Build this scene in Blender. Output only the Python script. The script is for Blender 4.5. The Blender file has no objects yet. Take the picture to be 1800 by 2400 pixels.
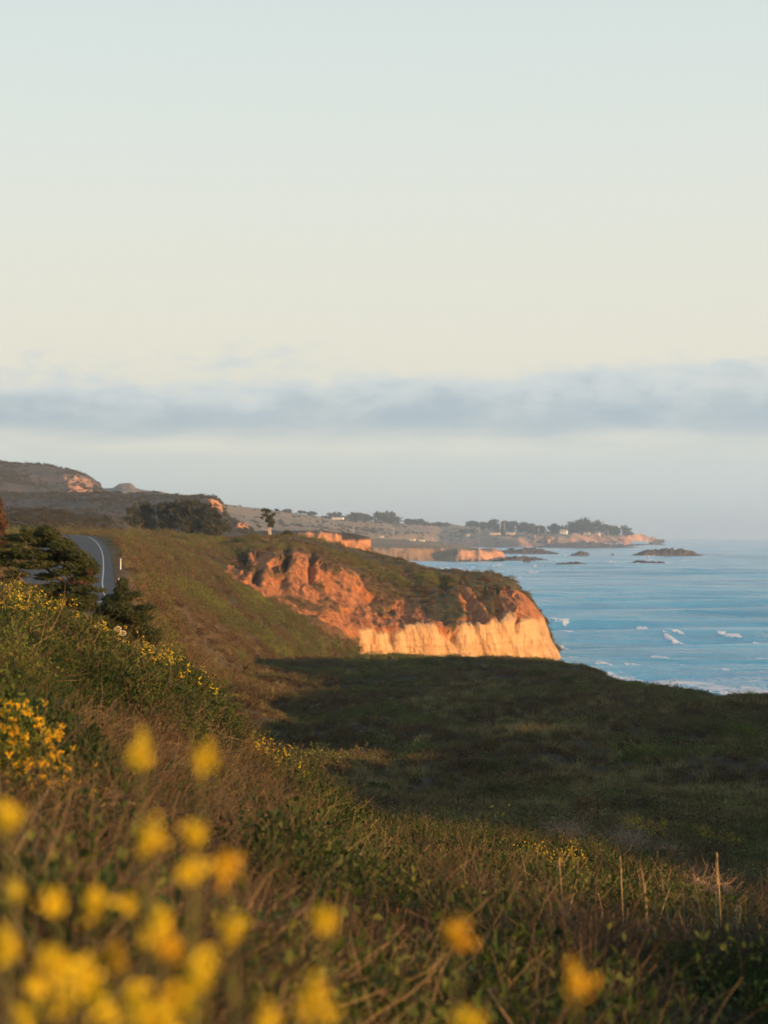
import bpy, math, random
import numpy as np

SC = bpy.context.scene
COL = SC.collection
rad = math.radians

# ------------------------------------------------------------------ camera, light, exposure
F = 4800.0            # focal length in photograph pixels (2400 tall, 36 mm sensor height -> 72 mm lens)
HAZE = 0.9e-4
EYE = 30.0            # eye height above the sea
Y0 = 1250.0           # photograph row of the eye level
cam = bpy.data.cameras.new('camera')
cam.sensor_fit = 'VERTICAL'; cam.sensor_height = 36.0; cam.lens = 72.0
cam.shift_y = (Y0 - 1200.0) / 2400.0
cam.clip_start = 0.1; cam.clip_end = 60000.0
cam.dof.use_dof = True; cam.dof.focus_distance = 34.0; cam.dof.aperture_fstop = 3.7
camo = bpy.data.objects.new('camera', cam); COL.objects.link(camo)
camo.location = (0, 0, EYE); camo.rotation_euler = (rad(90), 0, 0)
SC.camera = camo

SUN_AZ = rad(128.0)   # clockwise from the view direction (+Y): low sun to the right and behind
SUN_EL = rad(7.0)
sl = bpy.data.lights.new('sun', 'SUN'); sl.energy = 5.0; sl.angle = rad(0.6); sl.color = (1.0, 0.55, 0.22)
so = bpy.data.objects.new('sun', sl); COL.objects.link(so)
so.rotation_euler = (rad(90) - SUN_EL, 0, math.pi - SUN_AZ)

def lin(r, g, b):
    f = lambda c: (c / 255.0) / 12.92 if c / 255.0 <= 0.04045 else ((c / 255.0 + 0.055) / 1.055) ** 2.4
    return (f(r), f(g), f(b), 1.0)

class NB:
    """small node-tree helper"""
    def __init__(s, nt): s.nt = nt
    def n(s, t, **kw):
        x = s.nt.nodes.new(t)
        for k, v in kw.items(): setattr(x, k, v)
        return x
    def l(s, a, b): s.nt.links.new(a, b)
    def put(s, sock, v):
        if hasattr(v, 'node'): s.l(v, sock)
        else: sock.default_value = v
    def math(s, op, a, b=0.0, c=0.0, clamp=False):
        x = s.n('ShaderNodeMath', operation=op, use_clamp=clamp)
        for i, v in enumerate((a, b, c)): s.put(x.inputs[i], v)
        return x.outputs[0]
    def mix(s, f, a, b, blend='MIX'):
        x = s.n('ShaderNodeMix', data_type='RGBA', blend_type=blend)
        s.put(x.inputs[0], f); s.put(x.inputs[6], a); s.put(x.inputs[7], b)
        return x.outputs[2]
    def ramp(s, f, stops, interp='LINEAR'):
        x = s.n('ShaderNodeValToRGB'); cr = x.color_ramp; cr.interpolation = interp
        while len(cr.elements) > 1: cr.elements.remove(cr.elements[-1])
        cr.elements[0].position = stops[0][0]; cr.elements[0].color = stops[0][1]
        for p, c in stops[1:]:
            e = cr.elements.new(p); e.color = c
        s.put(x.inputs[0], f)
        return x.outputs[0]
    def rng(s, v, a, b, c=0.0, d=1.0, smooth=True):
        x = s.n('ShaderNodeMapRange', interpolation_type='SMOOTHSTEP' if smooth else 'LINEAR')
        for i, q in enumerate((v, a, b, c, d)): s.put(x.inputs[i], q)
        return x.outputs[0]
    def noise(s, vec, scale, detail=4.0, rough=0.55, dist=0.0):
        x = s.n('ShaderNodeTexNoise'); s.put(x.inputs['Vector'], vec)
        x.inputs['Scale'].default_value = scale; x.inputs['Detail'].default_value = detail
        x.inputs['Roughness'].default_value = rough; x.inputs['Distortion'].default_value = dist
        return x.outputs[0]
    def mapping(s, vec, scale=(1, 1, 1), loc=(0, 0, 0)):
        x = s.n('ShaderNodeMapping'); s.put(x.inputs['Vector'], vec)
        x.inputs['Scale'].default_value = scale; x.inputs['Location'].default_value = loc
        return x.outputs[0]
    def attr(s, name, kind='GEOMETRY'):
        x = s.n('ShaderNodeAttribute', attribute_type=kind); x.attribute_name = name
        return x.outputs['Fac']

# ---- sky: Nishita plus a thin high veil of cloud, and a low bank of stratus over the coast
W = bpy.data.worlds.new('World'); SC.world = W; W.use_nodes = True
b = NB(W.node_tree); b.nt.nodes.clear()
tc = b.n('ShaderNodeTexCoord').outputs['Generated']
sp = b.n('ShaderNodeSeparateXYZ'); b.l(tc, sp.inputs[0])
zc = b.math('MAXIMUM', sp.outputs[2], 0.004)
cb = b.n('ShaderNodeCombineXYZ'); b.l(sp.outputs[0], cb.inputs[0]); b.l(sp.outputs[1], cb.inputs[1]); b.l(zc, cb.inputs[2])
sky = b.n('ShaderNodeTexSky'); sky.sky_type = 'NISHITA'; sky.sun_disc = False
sky.sun_elevation = SUN_EL; sky.sun_rotation = SUN_AZ; sky.air_density = 1.2; sky.dust_density = 1.5
b.l(cb.outputs[0], sky.inputs['Vector'])
SKY_S = 0.07; VEIL = 0.625
sk = lambda r, g, bl: tuple(c * VEIL / SKY_S for c in lin(r, g, bl)[:3]) + (1.0,)
veil = b.ramp(zc, [(0.0, sk(201, 214, 214)), (0.030, sk(208, 218, 216)), (0.085, sk(231, 228, 213)), (0.13, sk(229, 229, 217)),
                   (0.19, sk(223, 229, 223)), (0.27, sk(213, 225, 224)), (0.5, sk(170, 195, 212)), (1.0, sk(120, 152, 190))])
base = b.mix(0.88, sky.outputs[0], veil)
cm = b.mapping(tc, (1, 1, 2.6))
n1 = b.noise(cm, 7.0, 5.0, 0.55, 0.3)
n2 = b.noise(cm, 26.0, 5.0, 0.6)
n4 = b.noise(b.mapping(tc, (1, 1, 1.6), (5, 2, 0)), 46.0, 4.0, 0.6)
n3 = b.noise(b.mapping(tc, (1, 1, 7.0), (3, 1, 0)), 16.0, 5.0, 0.55)
top = b.math('ADD', b.math('ADD', 0.0775, b.math('MULTIPLY', b.math('SUBTRACT', n4, 0.5), 0.022)), b.math('ADD', b.math('MULTIPLY', b.math('SUBTRACT', n1, 0.5), 0.055), b.math('MULTIPLY', b.math('SUBTRACT', n2, 0.5), 0.046)))
upper = b.math('SUBTRACT', 1.0, b.rng(b.math('SUBTRACT', zc, top), -0.006, 0.007))
lowe = b.math('ADD', 0.0405, b.math('MULTIPLY', b.math('SUBTRACT', n3, 0.5), 0.024))
lower = b.rng(b.math('SUBTRACT', zc, lowe), -0.006, 0.016)
body = b.math('ADD', 0.80, b.math('MULTIPLY', b.rng(b.noise(cm, 15.0, 5.0, .6), .3, .62), 0.32), clamp=True)
cmask = b.math('MULTIPLY', b.math('MULTIPLY', upper, lower), body)
ccol = b.mix(b.rng(b.math('SUBTRACT', top, zc), 0.0, 0.026), sk(204, 211, 211), sk(170, 186, 194))
skyc = b.mix(cmask, base, ccol)
bright = b.math('MULTIPLY', b.rng(zc, 0.034, 0.042), b.math('SUBTRACT', 1.0, b.rng(zc, 0.043, 0.056)))
skyc = b.mix(b.math('MULTIPLY', bright, b.math('MULTIPLY', n3, 0.9)), skyc, sk(224, 223, 208))
bg = b.n('ShaderNodeBackground'); b.l(skyc, bg.inputs[0]); bg.inputs[1].default_value = SKY_S
wo = b.n('ShaderNodeOutputWorld'); b.l(bg.outputs[0], wo.inputs[0])

SC.view_settings.view_transform = 'Standard'; SC.view_settings.look = 'None'
SC.view_settings.exposure = 0.82; SC.view_settings.gamma = 1.0; SC.view_settings.use_curve_mapping = False
SC.render.engine = 'CYCLES'
cy = SC.cycles
cy.use_adaptive_sampling = True; cy.adaptive_threshold = 0.02
cy.use_denoising = True; cy.denoiser = 'OPENIMAGEDENOISE'; cy.denoising_input_passes = 'RGB_ALBEDO_NORMAL'
cy.max_bounces = 4; cy.diffuse_bounces = 2; cy.glossy_bounces = 2; cy.transmission_bounces = 2
cy.volume_bounces = 1; cy.transparent_max_bounces = 6; cy.sample_clamp_indirect = 4.0
cy.caustics_reflective = False; cy.caustics_refractive = False

# ------------------------------------------------------------------ numpy helpers
def _hash(ix, iy, iz, seed):
    h = (ix.astype(np.int64) * 374761393 + iy.astype(np.int64) * 668265263 + iz.astype(np.int64) * 2147483647 + seed * 974711) & 0x7fffffff
    h = ((h ^ (h >> 13)) * 1274126177) & 0x7fffffff
    h = ((h ^ (h >> 16)) * 1103515245) & 0x7fffffff
    return ((h ^ (h >> 15)) & 0xffff) / 65535.0 * 2 - 1
def vnoise(x, y, z=0.0, seed=0):
    x, y, z = np.broadcast_arrays(np.asarray(x, float), np.asarray(y, float), np.asarray(z, float))
    ix, iy, iz = np.floor(x), np.floor(y), np.floor(z)
    fx, fy, fz = x - ix, y - iy, z - iz
    u, v, w = (t * t * t * (t * (t * 6 - 15) + 10) for t in (fx, fy, fz))
    r = 0
    for dx in (0, 1):
        for dy in (0, 1):
            for dz in (0, 1):
                r = r + _hash(ix + dx, iy + dy, iz + dz, seed) * (u if dx else 1 - u) * (v if dy else 1 - v) * (w if dz else 1 - w)
    return r
def fbm(x, y, z=0.0, oct=4, seed=0, gain=0.5):
    s, a, t = 0, 1.0, 0
    for o in range(oct):
        k = 2.03 ** o
        s = s + a * vnoise(np.asarray(x) * k + 17.3 * o, np.asarray(y) * k - 9.1 * o, np.asarray(z) * k + 5.7 * o, seed + o * 13)
        t += a; a *= gain
    return s / t
def sstep(a, b, x):
    t = np.clip((np.asarray(x, float) - a) / (b - a), 0, 1)
    return t * t * (3 - 2 * t)
def pchip(xk, yk, x):
    """monotone cubic along axis 0 of yk"""
    xk = np.asarray(xk, float); yk = np.asarray(yk, float); x = np.asarray(x, float)
    h = np.diff(xk); hs = h.reshape((-1,) + (1,) * (yk.ndim - 1))
    d = np.diff(yk, axis=0) / hs
    m = np.zeros_like(yk)
    if len(xk) > 2:
        w1, w2 = 2 * hs[1:] + hs[:-1], hs[1:] + 2 * hs[:-1]
        with np.errstate(all='ignore'):
            mm = (w1 + w2) / (w1 / d[:-1] + w2 / d[1:])
        m[1:-1] = np.where(d[:-1] * d[1:] > 0, np.nan_to_num(mm), 0)
    m[0], m[-1] = d[0], d[-1]
    i = np.clip(np.searchsorted(xk, x, side='right') - 1, 0, len(xk) - 2)
    t = np.clip((x - xk[i]) / h[i], 0, 1)
    sh = t.shape + (1,) * (yk.ndim - 1)
    t = t.reshape(sh); hh = h[i].reshape(sh)
    return yk[i] * (2 * t**3 - 3 * t**2 + 1) + hh * m[i] * (t**3 - 2 * t**2 + t) + yk[i + 1] * (-2 * t**3 + 3 * t**2) + hh * m[i + 1] * (t**3 - t**2)
def P(px, py, D):
    """point at distance D ahead that the photograph shows at (px, py)"""
    px, py, D = np.broadcast_arrays(np.asarray(px, float), np.asarray(py, float), np.asarray(D, float))
    return np.stack([D * (px - 900) / F, D, EYE - D * (py - Y0) / F], -1)
def pix(V):
    D = np.maximum(V[..., 1], 0.05)
    return V[..., 0] / D * F + 900, Y0 + (EYE - V[..., 2]) / D * F
def Zy(py, D): return EYE - D * (py - Y0) / F
def polymask(px, py, poly, soft=4.0):
    poly = np.asarray(poly, float); inside = np.zeros(np.shape(px), bool); dist = np.full(np.shape(px), 1e9)
    for i in range(len(poly)):
        (x1, y1), (x2, y2) = poly[i - 1], poly[i]
        with np.errstate(all='ignore'):
            c = ((y1 > py) != (y2 > py)) & (px < (x2 - x1) * (py - y1) / (y2 - y1 + 1e-12) + x1)
        inside ^= c
        ex, ey = x2 - x1, y2 - y1
        t = np.clip(((px - x1) * ex + (py - y1) * ey) / (ex * ex + ey * ey + 1e-9), 0, 1)
        dist = np.minimum(dist, np.hypot(px - x1 - t * ex, py - y1 - t * ey))
    return sstep(-soft, soft, np.where(inside, dist, -dist))
def polyline_dist(X, Y, pts):
    """distance to a polyline in plan and the parameter along it"""
    best = np.full(np.shape(X), 1e9); par = np.zeros(np.shape(X)); side = np.zeros(np.shape(X)); s = 0.0
    for (x1, y1), (x2, y2) in zip(pts[:-1], pts[1:]):
        ex, ey = x2 - x1, y2 - y1; L = math.hypot(ex, ey)
        t = np.clip(((X - x1) * ex + (Y - y1) * ey) / (L * L), 0, 1)
        d = np.hypot(X - x1 - t * ex, Y - y1 - t * ey)
        k = d < best
        best = np.where(k, d, best); par = np.where(k, s + t * L, par)
        side = np.where(k, np.sign((X - x1) * ey - (Y - y1) * ex), side); s += L
    return best, par, side

# ------------------------------------------------------------------ mesh helpers
def mesh_raw(name, V, loops, sizes, mats=(), mat_idx=None, smooth=True, attrs=None):
    me = bpy.data.meshes.new(name)
    V = np.ascontiguousarray(V, np.float32).reshape(-1, 3)
    loops = np.ascontiguousarray(loops, np.int32).ravel(); sizes = np.ascontiguousarray(sizes, np.int32).ravel()
    me.vertices.add(len(V)); me.vertices.foreach_set('co', V.ravel())
    me.loops.add(len(loops)); me.loops.foreach_set('vertex_index', loops)
    me.polygons.add(len(sizes))
    me.polygons.foreach_set('loop_start', np.concatenate([[0], np.cumsum(sizes)[:-1]]).astype(np.int32))
    for m in mats: me.materials.append(m)
    if mat_idx is not None: me.polygons.foreach_set('material_index', np.ascontiguousarray(mat_idx, np.int32))
    me.polygons.foreach_set('use_smooth', np.full(len(sizes), smooth))
    if attrs:
        for k, a in attrs.items():
            at = me.attributes.new(k, 'FLOAT', 'POINT'); at.data.foreach_set('value', np.ascontiguousarray(a, np.float32).ravel())
    me.update(calc_edges=True); me.validate()
    return me
def grid_mesh(name, V, mats=(), attrs=None, flip=False):
    M, N = V.shape[:2]
    i = np.arange(M * N).reshape(M, N)
    q = np.stack([i[:-1, :-1], i[:-1, 1:], i[1:, 1:], i[1:, :-1]], -1).reshape(-1, 4)
    if flip: q = q[:, ::-1]
    return mesh_raw(name, V, q, np.full(len(q), 4), mats, attrs=attrs)
class Geo:
    """collects faces (several materials) for one mesh"""
    def __init__(s): s.V, s.L, s.S, s.M, s.n = [], [], [], [], 0
    def add(s, V, L, S, m=0):
        V = np.asarray(V, float).reshape(-1, 3); L = np.asarray(L, int).ravel(); S = np.asarray(S, int).ravel()
        s.V.append(V); s.L.append(L + s.n); s.S.append(S); s.M.append(np.full(len(S), m)); s.n += len(V)
        return s
    def leaves(s, C, d, nrm, L, Wd, m=0):
        """rhombic leaf faces"""
        C = np.asarray(C, float); n = len(C)
        d = d / (np.linalg.norm(d, axis=1, keepdims=True) + 1e-9)
        sd = np.cross(d, nrm); sd /= (np.linalg.norm(sd, axis=1, keepdims=True) + 1e-9)
        L = np.broadcast_to(L, (n,))[:, None]; Wd = np.broadcast_to(Wd, (n,))[:, None]
        up = np.cross(sd, d) * (L * 0.12)
        V = np.stack([C - d * L * .5, C + sd * Wd * .5 + up, C + d * L * .5, C - sd * Wd * .5 + up], 1)
        return s.add(V, np.arange(4 * n), np.full(n, 4), m)
    def ribbons(s, pts, w, m=0, rs=None):
        """pts (n,k,3), w (n,k): flat tapered strips"""
        n, k = pts.shape[:2]
        t = np.gradient(pts, axis=1)
        r = (rs or np.random).normal(size=(n, 1, 3)); sd = np.cross(t, np.broadcast_to(r, t.shape)); sd /= (np.linalg.norm(sd, axis=2, keepdims=True) + 1e-9)
        A = pts + sd * w[..., None] * .5; B = pts - sd * w[..., None] * .5
        V = np.stack([A, B], 2).reshape(-1, 3)
        i = (np.arange(n)[:, None] * k + np.arange(k - 1)[None]) * 2
        q = np.stack([i, i + 1, i + 3, i + 2], -1).reshape(-1, 4)
        return s.add(V, q, np.full(len(q), 4), m)
    def tube(s, pts, radii, sides=6, m=0, cap=True):
        pts = np.asarray(pts, float); k = len(pts); radii = np.broadcast_to(radii, (k,))
        t = np.gradient(pts, axis=0); t /= np.linalg.norm(t, axis=1, keepdims=True) + 1e-9
        ref = np.array([0.31, 0.9, 0.2]) if abs(t[0] @ np.array([0, 0, 1])) > .6 else np.array([0.0, 0, 1])
        a = np.cross(t, ref); a /= np.linalg.norm(a, axis=1, keepdims=True) + 1e-9; bb = np.cross(t, a)
        th = np.arange(sides) / sides * 2 * np.pi
        V = pts[:, None] + radii[:, None, None] * (np.cos(th)[None, :, None] * a[:, None] + np.sin(th)[None, :, None] * bb[:, None])
        i = np.arange(k * sides).reshape(k, sides); j = np.roll(i, -1, 1)
        q = np.stack([i[:-1], j[:-1], j[1:], i[1:]], -1).reshape(-1, 4)
        L = q.ravel(); S = np.full(len(q), 4)
        if cap:
            L = np.concatenate([L, i[-1], i[0][::-1]]); S = np.concatenate([S, [sides, sides]])
        return s.add(V, L, S, m)
    def box(s, c, size, rz=0.0, m=0):
        v = np.array([[x, y, z] for z in (-.5, .5) for y in (-.5, .5) for x in (-.5, .5)]) * np.asarray(size)
        R = np.array([[math.cos(rz), -math.sin(rz), 0], [math.sin(rz), math.cos(rz), 0], [0, 0, 1]])
        f = [0, 2, 3, 1, 4, 5, 7, 6, 0, 1, 5, 4, 2, 6, 7, 3, 0, 4, 6, 2, 1, 3, 7, 5]
        return s.add(v @ R.T + np.asarray(c, float), f, [4] * 6, m)
    def mesh(s, name, mats, smooth=False, origin=None):
        V = np.concatenate(s.V)
        if origin is not None: V = V - np.asarray(origin, float)
        return mesh_raw(name, V, np.concatenate(s.L), np.concatenate(s.S), mats, np.concatenate(s.M), smooth)

def link(o, parent=None):
    COL.objects.link(o)
    if parent is not None: o.parent = parent
    return o
def mobj(name, me, parent=None, loc=None, kind=None):
    o = bpy.data.objects.new(name, me)
    if loc is not None: o.location = [float(c) for c in loc]
    if kind: o['kind'] = kind
    return link(o, parent)
def thing(name, label, cat, loc, group=None, mesh=None):
    o = bpy.data.objects.new(name, mesh); o.location = [float(c) for c in loc]
    o['label'] = label; o['category'] = cat
    if group: o['group'] = group
    return link(o)

# ------------------------------------------------------------------ sheets of land
def sheet(rows, nu, segs):
    """rows: list of polylines of (px, py, D), same number of stations; returns world points (M,N,3)"""
    R = np.array(rows, float)
    su = R[:, :, 0].mean(0); su = (su - su[0])
    su = np.concatenate([[0], np.cumsum(np.maximum(np.abs(np.diff(su)), 14.0))])
    u = np.linspace(0, su[-1], nu)
    A = pchip(su, np.swapaxes(R, 0, 1), u)            # (nu, R, 3)
    A = np.swapaxes(A, 0, 1)
    v = np.concatenate([np.linspace(i, i + 1, n, endpoint=False) for i, n in enumerate(segs)] + [[len(segs)]])
    B = pchip(np.arange(len(rows)), A, v)
    return P(B[..., 0], B[..., 1], B[..., 2]), v
def normals(V):
    n = np.cross(np.gradient(V, axis=1), np.gradient(V, axis=0))
    n /= np.linalg.norm(n, axis=-1, keepdims=True) + 1e-12
    return np.where((n[..., 2:3] < -0.05) , -n, n)
# ================================================================== materials
def new_mat(name):
    m = bpy.data.materials.new(name); m.use_nodes = True
    nb = NB(m.node_tree); bs = m.node_tree.nodes['Principled BSDF']
    bs.inputs['Roughness'].default_value = 0.9; bs.inputs['Specular IOR Level'].default_value = 0.15
    return m, nb, bs
def c4(r, g, b): return (r, g, b, 1.0)
def bump(nb, bs, h, dist, strength=1.0):
    x = nb.n('ShaderNodeBump'); nb.put(x.inputs['Height'], h); x.inputs['Distance'].default_value = dist; x.inputs['Strength'].default_value = strength
    nb.l(x.outputs[0], bs.inputs['Normal'])
def geo_pos(nb): return nb.n('ShaderNodeNewGeometry').outputs['Position']

def mat_near_ground():
    m, nb, bs = new_mat('soil_and_litter'); p = geo_pos(nb)
    n = nb.noise(p, 1.3, 6, .65); n2 = nb.noise(p, 9.0, 4, .7)
    c = nb.ramp(n, [(.3, c4(.035, .028, .018)), (.5, c4(.055, .042, .026)), (.7, c4(.085, .06, .035))])
    c = nb.mix(nb.rng(n2, .5, .7), c, c4(.04, .045, .018))
    nb.l(c, bs.inputs['Base Color']); bump(nb, bs, n2, .06)
    return m
def mat_coast():
    """vegetated slope, bare orange scarps, cream sandstone: attributes rock, cream, dry"""
    m, nb, bs = new_mat('coastal_slope'); p = geo_pos(nb)
    st = nb.noise(nb.mapping(p, (.55, .55, .10)), 1.0, 6, .62)
    fine = nb.noise(nb.mapping(p, (1, 1, .45)), 1.6, 5, .7)
    lay = nb.noise(nb.mapping(p, (.03, .03, .9)), 1.0, 4, .6)
    orange = nb.ramp(st, [(.28, c4(.20, .070, .028)), (.45, c4(.36, .135, .048)), (.6, c4(.47, .20, .075)), (.75, c4(.55, .28, .12))])
    orange = nb.mix(nb.rng(fine, .52, .72, 0, .55), orange, c4(.19, .065, .03))
    cream = nb.ramp(nb.math('ADD', nb.math('MULTIPLY', st, .6), nb.math('MULTIPLY', lay, .4)),
                    [(.30, c4(.36, .20, .085)), (.44, c4(.54, .33, .155)), (.58, c4(.62, .41, .20)), (.75, c4(.66, .47, .26))])
    cream = nb.mix(nb.rng(fine, .56, .74, 0, .4), cream, c4(.36, .19, .085))
    stn = nb.noise(nb.mapping(p, (.8, .8, .07)), 1.0, 5, .7)
    cream = nb.mix(nb.rng(stn, .47, .62, 0, .8), cream, c4(.33, .17, .075))
    cream = nb.mix(nb.rng(nb.noise(nb.mapping(p, (.02, .02, .5)), 1.0, 3, .6), .52, .6, 0, .35), cream, c4(.40, .24, .11))
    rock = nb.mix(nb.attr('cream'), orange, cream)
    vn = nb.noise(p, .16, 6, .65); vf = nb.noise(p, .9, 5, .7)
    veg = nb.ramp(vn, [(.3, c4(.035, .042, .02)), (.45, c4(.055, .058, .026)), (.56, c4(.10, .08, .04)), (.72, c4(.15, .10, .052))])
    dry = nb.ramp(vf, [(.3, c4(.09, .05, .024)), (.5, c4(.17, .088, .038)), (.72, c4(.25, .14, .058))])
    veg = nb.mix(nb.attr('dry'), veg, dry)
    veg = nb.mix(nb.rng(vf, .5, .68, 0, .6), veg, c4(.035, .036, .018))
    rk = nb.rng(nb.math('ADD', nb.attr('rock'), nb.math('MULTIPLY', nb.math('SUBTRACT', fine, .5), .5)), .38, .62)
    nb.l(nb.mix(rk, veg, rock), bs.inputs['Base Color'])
    bump(nb, bs, nb.math('ADD', nb.math('MULTIPLY', fine, .6), nb.math('MULTIPLY', vf, .5)), .9)
    return m
def mat_far(name, veg, rock, scale):
    m, nb, bs = new_mat(name); p = geo_pos(nb)
    n = nb.noise(p, scale, 6, .65); f = nb.noise(nb.mapping(p, (1, 1, .3)), scale * 7, 5, .65)
    v = nb.ramp(n, [(.3, c4(*[c * .6 for c in veg])), (.5, c4(*veg)), (.7, c4(veg[0] * 1.6, veg[1] * 1.35, veg[2] * 1.3))])
    r = nb.ramp(f, [(.3, c4(*[c * .6 for c in rock])), (.55, c4(*rock)), (.75, c4(*[min(c * 1.3, .8) for c in rock]))])
    nb.l(nb.mix(nb.attr('rock'), v, r), bs.inputs['Base Color'])
    bump(nb, bs, f, 1.0 / scale * .03)
    return m
M_ground = mat_near_ground(); M_coast = mat_coast()
M_hill = mat_far('hill_scrub', (.075, .064, .05), (.46, .24, .13), .012)  # its rock colour paints the hill's sunlit patch
M_mid = mat_far('terrace_scrub', (.052, .048, .040), (.46, .22, .105), .03)
M_plain = mat_far('coastal_pasture', (.19, .145, .085), (.50, .27, .15), .006)

# ================================================================== road line in plan
FOG = [(-26.0, 62.0), (-20.0, 88.0), (-18.3, 110.0), (-18.2, 130.0), (-21.3, 155.0), (-24.75, 180.0), (-31.5, 230.0), (-41.4, 300.0),
       (-49.4, 350.0), (-57.3, 390.0), (-62.5, 405.0), (-71.0, 417.0), (-90.0, 430.0), (-130.0, 440.0)]
ROADZ = [(60, Zy(1412, 130) - .2), (130, Zy(1412, 130)), (180, Zy(1365, 180)), (230, Zy(1330, 230)), (300, Zy(1290, 300)), (350, Zy(1268, 350)), (395, Zy(1255, 395)), (425, Zy(1252, 425)), (460, Zy(1250, 440))]
def road_z(Y):
    return pchip([a for a, _ in ROADZ], np.array([z for _, z in ROADZ]), np.clip(Y, 60, 460))
fx = np.array(FOG); fcum = np.concatenate([[0], np.cumsum(np.hypot(*np.diff(fx, axis=0).T))])
fs = np.linspace(0, fcum[-1], 260); FOGP = pchip(fcum, fx, fs)
FT = np.gradient(FOGP, axis=0); FT /= np.linalg.norm(FT, axis=1, keepdims=True); FN = np.stack([FT[:, 1], -FT[:, 0]], 1)   # to the right
def flatten_road(V, wdt=3.2):
    d, s, side = polyline_dist(V[..., 0], V[..., 1], [tuple(p) for p in FOGP[::4]])
    dd = np.where(side > 0, np.maximum(d - 1.2, 0), np.maximum(d - 9.2, 0))       # off the pavement by
    k = 1 - sstep(0.1, wdt, dd)
    z = road_z(V[..., 1]) - 0.12
    V = V.copy(); V[..., 2] = V[..., 2] * (1 - k) + z * k
    return V

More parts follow.
